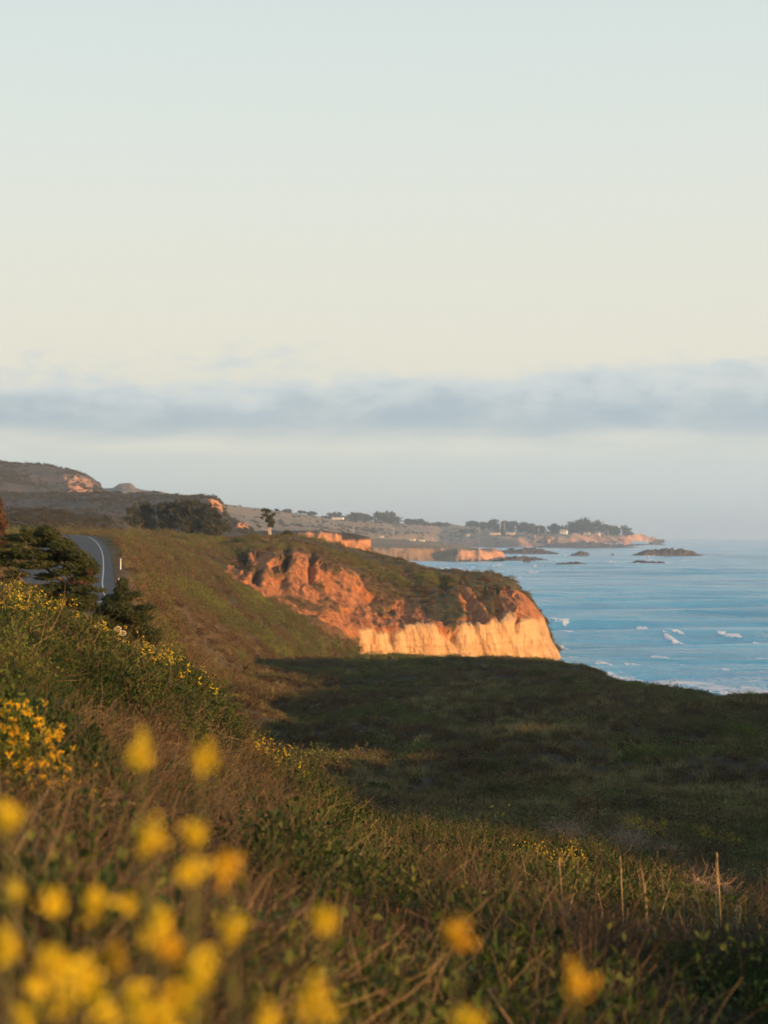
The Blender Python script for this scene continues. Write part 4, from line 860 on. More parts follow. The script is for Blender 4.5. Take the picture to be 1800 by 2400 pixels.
# mid distance: scrub over the terrace, the slopes and the headland
clump_p, bush_p = [], []
for i in range(4):
    g = Geo(); r2 = R_(210 + i); leafy(g, 230, .6, .42, .13, r2, 0, .55, .5, .6); blades(g, 26, .6, .4, .02, .9, r2, 0, 4, .5); clump_p.append(g.mesh('scrub_clump', [M_scrub]))
    g = Geo(); leafy(g, 760, .75, .75, .105, R_(220 + i), 0, .55, .5, .6); bush_p.append(g.mesh('scrub_bush', [M_scrub]))
tuft_p = [blades(Geo(), 60, .62, .42, .022, 1.0, R_(230 + i), 0, 4, .35).mesh('tall_grass', [M_dry]) for i in range(3)]
V, x, y = near_points(104000, 40, 342, rs, -60, 2750, 1.75); V2, x2, y2 = near_points(12000, 38, 95, rs, 560, 1900, 1.6)
V, x, y = np.concatenate([V, V2]), np.concatenate([x, x2]), np.concatenate([y, y2])
patch = fbm(V[:, 0] / 16, V[:, 1] / 24, 0, 4, 240); mi = fbm(V[:, 0] / 4, V[:, 1] / 6, 0, 3, 241)
brown = any_poly(x, y, [[(950,1630),(1100,1640),(1350,1700),(1500,1790),(1300,1760),(1000,1690)], [(800,1780),(1000,1810),(1200,1830),(1000,1880),(760,1850)], [(1250,1760),(1500,1780),(1800,1840),(1800,1900),(1350,1880)]], 40)
u = rs.uniform(0, 1, len(V)); szf = .68 + .32 * sstep(45, 150, V[:, 1])
bclus = fbm(V[:, 0] / 7, V[:, 1] / 12, 5, 4, 242)
bsh = (bclus > .10 + .12 * brown) & (u < .16)
dryk = ~bsh & (u > .16) & (u < .16 + np.clip(.17 + .5 * brown - .75 * patch, .02, .6))
cl = ~bsh & ~dryk & (u > .58 - .25 * mi)
tg = np.clip(.28 + 1.0 * patch + .3 * mi - .2 * brown + .13 * rs.normal(size=len(V)), 0, 1)
scatter('terrace_scrub', V[cl], clump_p, rs, rs.uniform(.35, 1.15, cl.sum()) * szf[cl], 0, tg[cl], sink=.05)
nb_s = bsh.sum()
scatter('terrace_bushes', V[bsh], bush_p, rs, (.5 + 1.5 * rs.uniform(0, 1, nb_s) ** 2.0) * szf[bsh], 0, np.clip(.50 + .6 * patch[bsh] - .35 * brown[bsh] + .16 * rs.normal(size=nb_s), 0, 1), sink=.12, zs=rs.uniform(.45, .8, nb_s))
scatter('terrace_grass', V[dryk], tuft_p, rs, rs.uniform(.6, 1.35, dryk.sum()) * szf[dryk], 0, np.clip(.52 + .35 * mi[dryk] + .25 * brown[dryk] + .18 * rs.normal(size=dryk.sum()), 0, 1), tilt=.25)

V, x, y = near_points(1500, 75, 335, rs, 420, 2200, 1.9); mm_ = fbm(V[:, 0] / 18, V[:, 1] / 20, 3, 3, 245) > -.12; V = V[mm_]; n = len(V)
tm_ = np.where(rs.uniform(0, 1, n) < .55, rs.uniform(.68, 1.0, n), rs.uniform(.0, .35, n))
scatter('terrace_mounded_scrub', V, bush_p, rs, .8 + 1.5 * rs.uniform(0, 1, n) ** 1.6, 0, tm_, sink=.15, zs=rs.uniform(.32, .6, n))

def sheet_points(V, n, rs, wt=None):
    A, B, C_, D_ = V[:-1, :-1], V[:-1, 1:], V[1:, 1:], V[1:, :-1]
    ar = np.linalg.norm(np.cross(C_ - A, D_ - B), axis=-1) * .5
    if wt is not None: ar = ar * wt[:-1, :-1]
    c = np.cumsum(ar.ravel()); q = np.searchsorted(c, rs.uniform(0, c[-1], n)); i, j = np.unravel_index(q, ar.shape)
    a, b_ = rs.uniform(0, 1, (2, n, 1))
    p = A[i, j] * (1 - a) * (1 - b_) + B[i, j] * (1 - a) * b_ + C_[i, j] * a * b_ + D_[i, j] * a * (1 - b_)
    return p, i, j
hx2, hy2 = pix(HV)
d_road = polyline_dist(HV[..., 0], HV[..., 1], [tuple(p) for p in FOGP[::6]])
offroad = ~((hx2 > 120) & (hx2 < 267) & (HV[..., 1] < 420)) & np.where(d_road[2] > 0, d_road[0] > 2.6, d_road[0] > 9.8)
wt = (1 - sstep(.12, .5, HROCK)) * (hx2 > -60) * (hx2 < 1330) * (hy2 < 1640) * offroad * np.where(HBACK, .25, 1.0)
H_veg = fbm(HV[..., 0] / 13, HV[..., 1] / 20, HV[..., 2] / 10, 4, 250)
V, i, j = sheet_points(HV, 46000, rs, wt * np.clip(.55 + .9 * H_veg, .28, 1.2))
hv = H_veg[i, j]; hd = HDRY[i, j]; y_ = hy2[i, j]; x_ = hx2[i, j]
gul = np.clip(polymask(x_, y_, [(420,1370),(520,1390),(640,1410),(760,1480),(840,1530),(640,1560),(600,1500),(480,1430)], 25), 0, 1)
d_ = (rs.uniform(0, 1, len(V)) < np.clip(.28 + .55 * hd - .55 * gul, .03, .8))
bs_ = ~d_ & (rs.uniform(0, 1, len(V)) < .10 + .45 * gul + .25 * (hv > .2)); cl = ~d_ & ~bs_
tg = np.clip(.41 + .75 * hv + .22 * gul - .12 * hd + .17 * rs.normal(size=len(V)), 0, 1)
scatter('slope_scrub', V[cl], clump_p, rs, .6, 1.6, tg[cl], sink=.1)
scatter('slope_bushes', V[bs_], bush_p, rs, .6, 1.9 , tg[bs_], sink=.15)
scatter('slope_grass', V[d_], tuft_p, rs, .6, 1.3, np.clip(.55 + .3 * hv[d_] + .18 * rs.normal(size=d_.sum()), 0, 1), tilt=.2)

# scrub on the slopes farther back
M_dist = plant_mat('distant_scrub_leaf', [(0, c4(.05, .04, .028)), (.5, c4(.045, .047, .030)), (1, c4(.07, .075, .04))], .1)
far_b = []
for q in range(3):
    g = Geo(); leafy(g, 130, .8, .6, .30, R_(260 + q), 0, .6, .5, .65); far_b.append(g.mesh('distant_shrub', [M_dist]))
acc = []; sc_ = []
for FV, n, s0, s1, x0, x1 in ((FS_roadside_bank, 2600, .9, 2.0, -40, 330), (FS_terrace, 3600, 1.2, 3.2, -40, 600), (FS_hill, 3000, 2.0, 5.0, -40, 310), (FS_coastal_plain, 1800, 3.0, 7.0, 480, 1500)):
    fx_, fy_ = pix(FV); w_ = ((fx_ > x0) & (fx_ < x1)) * np.clip(.25 + 1.3 * fbm(FV[..., 0] / 90, FV[..., 1] / 140, FV[..., 2] / 40, 4, 270), .02, 1)
    p, i, j = sheet_points(FV, n, rs, w_); acc.append(p); sc_.append(rs.uniform(s0, s1, n) * rs.uniform(.5, 1, n))
p = np.concatenate(acc); scatter('distant_scrub', p, far_b, rs, np.concatenate(sc_), 0, np.clip(rs.normal(.35, .22, len(p)), 0, .8), sink=.3)
# ================================================================== trees
def foliage_mat(name, stops, sc=1.5):
    return plant_mat(name, stops, .2, .75, 'G', sc)
M_cyp = foliage_mat('cypress_foliage', [(0, c4(.022, .034, .012)), (.5, c4(.045, .06, .02)), (1, c4(.085, .085, .028))], 1.2)
M_cypb = foliage_mat('browned_foliage', [(0, c4(.06, .032, .018)), (.5, c4(.11, .06, .03)), (1, c4(.16, .095, .045))], 1.2)
M_grove = foliage_mat('grove_foliage', [(0, c4(.03, .038, .018)), (.5, c4(.05, .055, .024)), (1, c4(.085, .07, .034))], .35)
M_fart = foliage_mat('far_tree_foliage', [(0, c4(.022, .032, .018)), (.5, c4(.036, .046, .024)), (1, c4(.055, .06, .03))], .06)
m, nb, bs = new_mat('tree_bark'); p = geo_pos(nb)
nb.l(nb.ramp(nb.noise(nb.mapping(p, (4, 4, .8)), 1.5, 5, .7), [(.3, c4(.10, .065, .045)), (.55, c4(.20, .135, .095)), (.75, c4(.30, .21, .15))]), bs.inputs['Base Color']); M_bark = m
m, nb, bs = new_mat('pale_bark'); p = geo_pos(nb)
nb.l(nb.ramp(nb.noise(nb.mapping(p, (2, 2, .3)), 1.5, 5, .7), [(.3, c4(.30, .25, .21)), (.7, c4(.55, .48, .42))]), bs.inputs['Base Color']); M_pbark = m

def sprays(g, blobs, D, rs, per_area, L, wind, m=0, depth=.8, thick=.28, fuzz=1.0):
    """foliage in tufts filling blobs given in photograph pixels at distance D (world-sized, with depth)"""
    s = D / F
    for (px, py, rx, ry) in blobs:
        c = P(px, py, D + rs.normal(0, depth * .35)); ax = np.array([rx * s, depth * (.5 + .5 * rx * s / depth if depth else 1), ry * s])
        n = max(12, int(per_area * rx * ry))
        d = rs.normal(size=(n, 3)); d /= np.linalg.norm(d, axis=1, keepdims=True)
        r = (rs.uniform(0, 1, n) ** .5)
        lum = 1 + .35 * fuzz * fbm(d[:, 0] * 2 + px, d[:, 1] * 2, d[:, 2] * 2 + py, 3, 3)
        C = c + d * (r * lum)[:, None] * ax
        dr = np.asarray(wind) + rs.normal(0, .55, (n, 3)) + d * .4
        g.leaves(C, dr, rs.normal(size=(n, 3)) + [0, 0, .8], L * rs.uniform(.6, 1.5, n), L * thick * rs.uniform(.7, 1.3, n), m)
def limb(pxpts, D, radii, rs=None, dj=0.0):
    pts = np.array([P(px, py, D + (rs.normal(0, dj) if rs is not None else 0)) for px, py in pxpts])
    t = np.linspace(0, 1, len(pts)); tt = np.linspace(0, 1, len(pts) * 3)
    return pchip(t, pts, tt), np.interp(tt, np.linspace(0, 1, len(radii)), radii)
def limbs(list_, D, rs, dj=.15, sides=6):
    g = Geo()
    for pp, rr_ in list_:
        a, b_ = limb(pp, D, rr_, rs, dj); g.tube(a, b_, sides)
    return g
def tree(label, base, crown_geo, trunk_geo, m_crown, m_trunk, name='cypress_tree', cat='tree', group=None, extra=()):
    base = np.asarray(base, float); t = thing(name, label, cat, base, group)
    mobj('crown', crown_geo.mesh('crown', m_crown if isinstance(m_crown, list) else [m_crown], origin=base), t)
    if trunk_geo is not None: mobj('trunk', trunk_geo.mesh('trunk', [m_trunk], True, origin=base), t)
    return t
def surf_z(x, y, V):
    d = np.hypot(V[..., 0] - x, V[..., 1] - y); k = np.unravel_index(np.argmin(d), d.shape); return V[k][2]

# windswept cypress beside the road
r2 = R_(301); D = 88.0
BL = [(111,1247,22,10),(121,1262,30,18),(97,1268,40,16),(66,1243,14,6),(72,1260,28,9),(143,1278,32,20),(169,1298,30,18),(203,1321,24,15),(217,1337,17,13),(133,1306,50,18),(72,1299,55,12),(24,1287,32,6),(36,1301,38,8),(12,1318,26,4),
      (48,1346,24,4),(72,1326,40,9),(101,1322,42,12),(169,1326,20,9),(193,1356,30,7),(212,1360,20,8),(84,1384,55,14),(145,1375,48,12),(193,1380,38,9),(169,1404,55,17),(120,1406,50,20),(205,1419,32,14),(234,1384,18,4),(60,1412,45,16),(150,1430,60,18),(20,1360,30,8),(110,1352,34,9),(150,1340,26,9),(190,1340,26,12),(50,1378,40,9),(200,1400,34,12),(106,1238,12,6),(118,1250,18,8),(40,1276,22,5)]
g = Geo(); sprays(g, [(a, b_, c * .9, e_ * .9) for a, b_, c, e_ in BL], D, r2, 2.9, .27, (-1.3, 0, .45), 0, 1.1, .14)
sprays(g, [(111,1246,22,9),(100,1256,30,10),(66,1243,16,5),(40,1262,34,7),(20,1288,36,6),(30,1303,40,7),(8,1320,30,5),(150,1280,28,12),(180,1300,24,10),(40,1346,26,5),(210,1325,20,9)], D, r2, 1.6, .50, (-1.6, 0, .55), 0, .9, .09)
sprays(g, [(212,1338,14,10),(190,1366,26,7),(160,1300,24,8)], D - .4, r2, 1.2, .22, (-.9, 0, .4), 1, .6, .18)
tr = limbs([([(175,1445),(172,1400),(170,1372),(161,1350),(154,1330),(158,1305),(150,1285)], [.20, .17, .14, .12, .10, .07, .04]), ([(178,1440),(184,1395),(187,1362),(184,1340),(190,1322)], [.14, .11, .09, .07, .04]),
            ([(172,1420),(196,1385),(199,1358),(206,1340)], [.10, .08, .06, .03]), ([(170,1375),(130,1350),(112,1335),(90,1318),(50,1305)], [.11, .08, .06, .05, .03]), ([(172,1410),(120,1385),(80,1380),(40,1350),(10,1322)], [.10, .08, .06, .04, .02]),
            ([(154,1330),(130,1300),(112,1270),(108,1245)], [.08, .06, .04, .02]), ([(150,1310),(100,1295),(40,1290)], [.06, .04, .02])], D, r2)
tree('large windswept cypress leaning left beside the road', P(175, 1450, D), g, tr, [M_cyp, M_cypb], M_bark, 'cypress_tree')
# small cypress to its right
r2 = R_(302); D = 80.0
BL = [(287,1364,8,8),(285,1383,16,9),(290,1400,28,10),(260,1405,20,6),(277,1422,40,12),(313,1395,13,4),(338,1424,20,4),(301,1437,38,11),(253,1431,30,10),(290,1456,52,14),(326,1453,22,7),(314,1473,42,11),(350,1485,28,6),(277,1474,42,12),(240,1450,24,9),(300,1492,55,10),(350,1500,30,5)]
g = Geo(); sprays(g, BL, D, r2, 4.2, .22, (.3, 0, .35), 0, 1.0, .18)
sprays(g, [(287,1368,8,7),(262,1402,22,6),(316,1394,18,4),(340,1424,22,4),(335,1450,24,6),(352,1484,28,6),(240,1440,22,7)], D, r2, 2.0, .40, (.9, 0, .35), 0, .7, .10)
sprays(g, [(305,1440,20,8),(305,1472,26,8)], D - .5, r2, .9, .18, (.3, 0, .4), 1, .6, .18)
tr = limbs([([(288,1510),(289,1450),(286,1400),(287,1368)], [.12, .09, .05, .02]), ([(289,1470),(315,1455),(345,1450)], [.05, .035, .015]), ([(288,1450),(262,1440),(240,1432)], [.05, .03, .015]), ([(288,1425),(315,1405),(330,1396)], [.04, .02, .01])], D, r2, .08)
tree('small bushy cypress below the larger one at the end of the visible road', P(288, 1512, D), g, tr, [M_cyp, M_cypb], M_bark, 'cypress_tree')
# tree cut by the left edge
r2 = R_(303); D = 150.0
g = Geo(); sprays(g, [(-14,1180,18,18),(-12,1205,22,20),(-8,1232,24,18),(0,1255,20,10),(14,1266,18,7),(-40,1220,30,40),(20,1285,24,6),(-20,1270,40,12)], D, r2, 1.6, .36, (-.4, 0, .5), 1, 1.6, .3); sprays(g, [(-20,1200,20,30)], D, r2, 1.0, .36, (-.4, 0, .5), 0, 1.2, .3)
tr = limbs([([(-14,1335),(-12,1280),(-16,1230),(-14,1185)], [.28, .22, .14, .05]), ([(-12,1290),(4,1268),(22,1262)], [.10, .07, .03]), ([(-14,1260),(-34,1235),(-46,1210)], [.10, .07, .03])], D, r2, .15)
tree('reddish brown tree cut off by the left edge of the view', P(-14, 1338, D), g, tr, [M_cyp, M_cypb], M_bark, 'cypress_tree')
# lone tree on the headland plateau
r2 = R_(304); D = 640.0
g = Geo(); sprays(g, [(618,1195,7,4.5),(628,1198,7,6),(621,1207,8,5),(633,1212,8,6),(627,1220,7,5),(637,1223,8,8),(632,1231,7,5),(638,1232,5,5),(648,1195,5,2.5),(613,1214,5,2.5),(641,1206,5,4)], D, r2, 3.6, .7, (-.5, 0, .5), 0, 1.5, .3)
sprays(g, [(604,1231,4,1.6),(609,1235,4,1.5)], D, r2, 4, .6, (-.8, 0, .3), 0, .3, .4)
tr = limbs([([(631,1270),(630.5,1250),(629,1238),(628,1222),(624,1204)], [.34, .30, .26, .2, .08]), ([(634.5,1270),(634,1250),(634,1238),(636,1222)], [.28, .24, .2, .1]), ([(630,1246),(622,1241),(612,1237),(603,1231)], [.16, .12, .08, .04])], D, r2, .1)
tree('lone tall cypress with two bare pale stems standing on the headland', P(632, 1271, D), g, tr, M_cyp, M_pbark, 'cypress_tree')
# grove behind the plateau
GROVE = [
 ('spiky feathery conifer at the left end of the grove', 700, 312, 1276, [(312,1192,5,12),(303,1200,8,8),(320,1205,10,10),(300,1215,12,6),(318,1222,16,10),(308,1238,22,10),(296,1230,9,5),(314,1256,22,12)]),
 ('dark pointed cypress second from the left in the grove', 705, 342, 1278, [(345,1186,12,8),(336,1198,10,10),(352,1200,18,12),(342,1220,22,14),(350,1242,24,16),(340,1260,22,12)]),
 ('broad rounded cypress in the middle of the grove', 700, 388, 1280, [(378,1190,16,8),(398,1186,18,8),(385,1204,26,14),(400,1225,30,18),(384,1248,30,18),(390,1266,30,10)]),
 ('tallest spreading cypress in the grove, with a wide flat top', 695, 440, 1282, [(428,1182,18,7),(446,1178,18,7),(464,1182,16,7),(432,1200,30,14),(462,1204,26,14),(440,1226,34,18),(470,1232,24,18),(446,1252,34,14)]),
 ('brownish sloping cypress at the right end of the grove', 690, 500, 1284, [(486,1188,12,7),(497,1198,14,9),(510,1212,14,9),(490,1220,26,14),(518,1228,14,9),(530,1240,12,6),(502,1246,30,12),(482,1258,30,10)]),
]
for k, (lab, D, bx, by, bl) in enumerate(GROVE):
    r2 = R_(310 + k); bl = bl + [(a + r2.normal(0, c * .7), b_ - e_ * r2.uniform(.3, 1.05), c * .28, e_ * .45) for a, b_, c, e_ in bl for _ in range(4)]
    g = Geo(); sprays(g, bl, D, r2, 1.05, 1.25, (-.2, 0, .7), 0, 3.2, .26, 1.5)
    tr = limbs([([(bx, by), (bx + r2.uniform(-3, 3), by - 30), (bx + r2.uniform(-8, 8), by - 66)], [.55, .42, .15])] + [([(bx, by - 8 - 8 * q), (bx + s_ * 10, by - 26 - 6 * q), (bx + s_ * r2.uniform(16, 26), by - 46 - 5 * q)], [.3, .22, .06]) for q, s_ in enumerate((-1, 1, -1, 1))], D, r2, 1.2, 5)
    tree(lab, P(bx, by, D), g, tr, [M_grove], M_bark, 'cypress_tree', group='grove behind the headland')
# shrubs on the plateau by the lone tree
for lab, D, bl in (('round dark bush just right of the lone tree', 660, [(672,1250,12,8),(662,1258,12,7),(684,1258,14,7)]), ('dark bush on the plateau left of the orange cliff', 560, [(560,1268,16,5),(548,1272,14,5)])):
    r2 = R_(int(D)); g = Geo(); sprays(g, bl, D, r2, 2.2, .8, (0, 0, .5), 0, 2.0, .45); c = P(bl[0][0], bl[0][1] + 10, D)
    thing('bush', lab, 'bush', c, mesh=g.mesh('bush', [M_grove], origin=c))

# far trees: (px, base py, half width, height, D, label)
FT_ = [(362,1164,10,14,2950,'small dark tree on the skyline beside the pale dune'),
 (651,1206,7,9,3900,'small thin tree leftmost on the distant pasture skyline'),(673,1210,9,10,4000,'low spreading tree left of the umbrella shaped one'),(708,1213,12,17,4050,'umbrella shaped tree on the distant pasture skyline'),(730,1216,9,10,4150,'low tree right of the umbrella shaped one'),
 (786,1221,22,21,4350,'wide dark tree over the long pale farm building'),(831,1222,15,20,4450,'round dark tree right of the long pale farm building'),(859,1223,10,20,4500,'narrow dark tree between two broad round ones'),(892,1226,19,27,4600,'tall round tree, left half of the largest pair on the pasture'),(922,1228,18,26,4650,'tall round tree, right half of the largest pair on the pasture'),
 (963,1229,11,12,4900,'low dark tree first right of the largest pair'),(980,1230,11,13,4950,'low dark tree second right of the largest pair'),(999,1231,8,7,5000,'very low clump of tree right of the largest pair'),(1026,1232,12,7,5100,'flat low tree on the bare part of the skyline'),(1044,1232,9,6,5200,'flattest low tree on the bare part of the skyline'),
 (1106,1235,16,13,5400,'first low tree of the long hedge on the point'),(1133,1240,14,17,5350,'second tree of the long hedge on the point'),(1156,1243,14,24,5350,'third and widest topped tree of the long hedge on the point'),(1180,1246,14,30,5300,'tallest tree of the long hedge, behind the masts'),(1203,1247,12,26,5300,'tree of the long hedge just right of the masts'),
 (1224,1249,12,29,5250,'narrow topped tree near the right end of the hedge'),(1246,1250,12,22,5250,'tree before the gap right of the hedge'),(1266,1251,12,22,5200,'low tree right of the gap in the hedge'),(1301,1252,17,26,5150,'flat topped tree just left of the white house'),
 (1176,1256,9,15,5000,'small round dark tree in front of the hedge at the cliff edge'),(1096,1248,14,8,5100,'low dark tree in front of the hedge, to the left'),
 (1352,1252,20,34,5100,'left tree of the big dark clump on the point'),(1374,1252,20,38,5100,'tallest tree of the big dark clump on the point'),(1398,1253,18,32,5120,'right tree of the big dark clump on the point'),(1424,1254,14,26,5150,'lower tree right of the big dark clump'),(1442,1255,12,22,5150,'smaller lower tree right of the big dark clump'),(1468,1257,15,27,5200,'wind bent last tree at the tip of the point')]
for k, (px, by, hw, hh, D, lab) in enumerate(FT_):
    r2 = R_(400 + k); g = Geo(); bl = []
    hw *= 1.2 + r2.uniform(0, .55); hh *= r2.uniform(.85, 1.1); nb_ = 4 + int(hw > 9) * 4
    for q in range(nb_):
        fx_ = r2.uniform(-.62, .62); bl.append((px + fx_ * hw, by - hh * r2.uniform(.25, .86) * (1 - .5 * fx_ ** 2), hw * r2.uniform(.28, .48), hh * r2.uniform(.16, .30)))
    bl += [(px + r2.uniform(-.3, .3) * hw, by - hh * .72, hw * .5, hh * .24), (px, by - hh * .30, hw * .95, hh * .34)]
    if 'umbrella' in lab: bl = [(px, by - 13, 10, 3.4), (px - 5, by - 12, 6, 3), (px + 6, by - 12, 6, 3)]
    if 'wind bent' in lab: bl = [(px - 6, by - 20, 7, 7), (px, by - 14, 10, 8), (px + 8, by - 7, 9, 5), (px - 3, by - 8, 11, 7)]
    sprays(g, bl, D, r2, 220.0 / max(20, hw * hh * .5), 4.2 * D / 5000 * (1 + hw / 30), (0, 0, .4), 0, hw * D / F * .6, .5)
    tr = limbs([([(px, by + 4), (px + .3, by - hh * .3), (px, by - hh * .6)], [1.1, .8, .3])], D, r2, .3, 5)
    tree(lab, P(px, by + 4, D), g, tr, [M_fart], M_bark, 'tree', group='trees on the far point and pasture')

# ================================================================== far buildings, masts, posts
def plain_mat(name, a, b_, sc=.5, rough=.8):
    m, nb, bs = new_mat(name); nb.l(nb.ramp(nb.noise(geo_pos(nb), sc, 4, .6), [(.3, c4(*a)), (.7, c4(*b_))]), bs.inputs['Base Color']); bs.inputs['Roughness'].default_value = rough; return m
M_white = plain_mat('white_paint', (.70, .68, .63), (.82, .80, .76)); M_wall = plain_mat('cream_wall', (.60, .50, .38), (.70, .60, .47)); M_roof = plain_mat('grey_roof', (.20, .17, .15), (.28, .24, .21)); M_pane = plain_mat('dark_pane', (.03, .035, .045), (.05, .055, .065), .5, .2)
M_pole = plain_mat('weathered_pole', (.45, .40, .36), (.62, .56, .52)); M_rust = plain_mat('metal_mast', (.40, .38, .36), (.55, .52, .5))
def house(label, px, by, w, h, D, roof_h, floors=1, cols_=3, mat=None, rz=-.35, name='house', cat='house', depth=None, group=None, gables=1):
    s = D / F; W_, H_ = w * s, h * s; dp = depth or W_ * .6
    base = P(px, by, D); t = thing(name, label, cat, base, group); t.rotation_euler = (0, 0, rz)
    g = Geo(); g.box((0, 0, H_ / 2), (W_, dp, H_)); mobj('wall', g.mesh('wall', [mat or M_white]), t)
    g = Geo(); rh = roof_h * s; o = .5
    for q in range(gables):
        a = -W_ / 2 + W_ * q / gables - o * (q == 0); b_ = -W_ / 2 + W_ * (q + 1) / gables + o * (q == gables - 1); c = (a + b_) / 2
        if gables > 1:
            v = [(a, -dp/2 - o, H_ + .02), (b_, -dp/2 - o, H_ + .02), (c, -dp/2 - o, H_ + rh), (a, dp/2 + o, H_ + .02), (b_, dp/2 + o, H_ + .02), (c, dp/2 + o, H_ + rh)]
            g.add(v, [0, 1, 2, 3, 5, 4, 0, 2, 5, 3, 1, 4, 5, 2, 0, 3, 4, 1], [3, 3, 4, 4, 4])
        else:
            v = [(a, -dp/2 - o, H_ + .02), (a, dp/2 + o, H_ + .02), (a, 0, H_ + rh), (b_, -dp/2 - o, H_ + .02), (b_, dp/2 + o, H_ + .02), (b_, 0, H_ + rh)]
            g.add(v, [0, 2, 1, 3, 4, 5, 0, 3, 5, 2, 1, 2, 5, 4, 0, 1, 4, 3], [3, 3, 4, 4, 4])
    mobj('roof', g.mesh('roof', [M_roof]), t)
    wm = None
    for fl in range(floors):
        for c in range(cols_):
            if wm is None:
                g = Geo(); ww, wh = W_ / cols_ * .4, H_ / floors * .42; g.box((0, 0, 0), (ww, .12, wh)); wm = g.mesh('window', [M_pane])
            mobj('window', wm, t, (-W_ / 2 + (c + .5) * W_ / cols_, -dp / 2 - .03, H_ * (fl + .55) / floors))
house('tall white house on the point, between the flat topped tree and the big clump', 1321, 1256, 16, 12, 5060, 4, 2, 3, M_white)
house('low cream cottage left of the row of gabled houses on the point', 1352, 1257, 14, 5, 5060, 3, 1, 3, M_wall)
house('cream house with two gables in front of the big dark clump', 1376, 1257, 15, 7, 5060, 4, 1, 4, M_wall, gables=2)
house('cream house with three gables at the right of the row on the point', 1397, 1257, 18, 7, 5080, 4, 1, 4, M_wall, gables=3)
house('long low pale building left of the masts near the cliff edge', 1160, 1254, 24, 5, 4960, 2, 1, 6, M_wall, -.2, 'building', 'building')
house('low pale building right of the masts near the cliff edge', 1196, 1254, 20, 5, 4970, 2, 1, 5, M_wall, -.2, 'building', 'building')
house('small tan hut alone at the left end of the far cliff', 1097, 1258, 8, 5, 4950, 3, 1, 2, M_wall, -.3, 'hut', 'hut')
house('tiny pale hut beside the poles of the far cliff', 1222, 1255, 7, 4, 4880, 2, 1, 2, M_wall, -.3, 'hut', 'hut')
house('long pale farm building under the wide dark tree', 792, 1217.5, 26, 4.0, 4250, 2.2, 1, 6, M_white, -.2, 'building', 'building')
house('white shed on the shelf above the cove, left one', 966, 1268, 13, 5, 2950, 2, 1, 3, M_white, -.25, 'shed', 'shed')
house('white shed on the shelf above the cove, right one', 989, 1271, 11, 6, 2900, 2.5, 1, 2, M_white, -.25, 'shed', 'shed')
house('small pale shed standing apart on the slope left of the two white ones', 895, 1260, 7, 4, 3050, 2, 1, 1, M_white, -.25, 'shed', 'shed')
def pole(label, px, by, h, D, r=.28, arm=True, name='utility_pole', cat='pole', mat=None, group='poles along the coast road'):
    s = D / F; base = P(px, by, D); t = thing(name, label, cat, base, group)
    g = Geo(); g.tube([(0, 0, -2), (0, 0, h * s * .5), (0, 0, h * s)], [r, r * .85, r * .65], 6); mobj('pole', g.mesh('pole', [mat or M_pole], True), t)
    if arm:
        g = Geo(); g.box((0, -r * .9, h * s * .93), (h * s * .26, r, r)); mobj('crossarm', g.mesh('crossarm', [mat or M_pole]), t)
pole('pole on the pasture just above the lit bluff', 828, 1250, 15, 2600, .35)
pole('tallest pole on the slope above the cove', 922, 1258, 20, 3100, .42)
pole('mast on the far cliff, left of the pair', 1124, 1255, 20, 5000, .5, True)
pole('left mast of the tall pair on the point', 1172, 1254, 32, 5000, .65, False, 'radio_mast', 'mast', M_rust, 'masts on the point'); pole('right mast of the tall pair on the point', 1182, 1254, 28, 5000, .65, False, 'radio_mast', 'mast', M_rust, 'masts on the point')
pole('pole right of the masts on the far cliff', 1209, 1255, 22, 5000, .5); pole('pole halfway between the masts and the white house', 1262, 1256, 17, 4950, .5); pole('lone pole right of the gabled houses on the point', 1425, 1258, 15, 5100, .5)
pole('small pole standing right of the two white sheds', 1012, 1268, 9, 3200, .3)
# white marker posts on the road shoulder
for lab, px, by, h, D in (('white marker post standing clear on the road shoulder', 283, 1336, 26, 226), ('white marker post half hidden above the small cypress', 279, 1372, 16, 178)):
    s = D / F; base = P(px, by + 3, D); t = thing('marker_post', lab, 'post', base, 'marker posts on the road shoulder'); H_ = (h + 3) * s
    g = Geo(); v = [(-.055, -.02, -.4), (.055, -.02, -.4), (.055, .03, -.4), (-.055, .03, -.4), (-.055, -.02, H_), (.055, -.02, H_), (.055, .03, H_ + .05), (-.055, .03, H_ + .05)]
    g.add(v, [0, 1, 5, 4, 1, 2, 6, 5, 2, 3, 7, 6, 3, 0, 4, 7, 4, 5, 6, 7, 3, 2, 1, 0], [4] * 6); mobj('post', g.mesh('post', [M_white]), t)
    g = Geo(); g.box((0, -.026, H_ - .16), (.09, .008, .16)); mobj('reflector', g.mesh('reflector', [plain_mat('reflector', (.5, .5, .52), (.6, .6, .62), 3., .3)]), t)

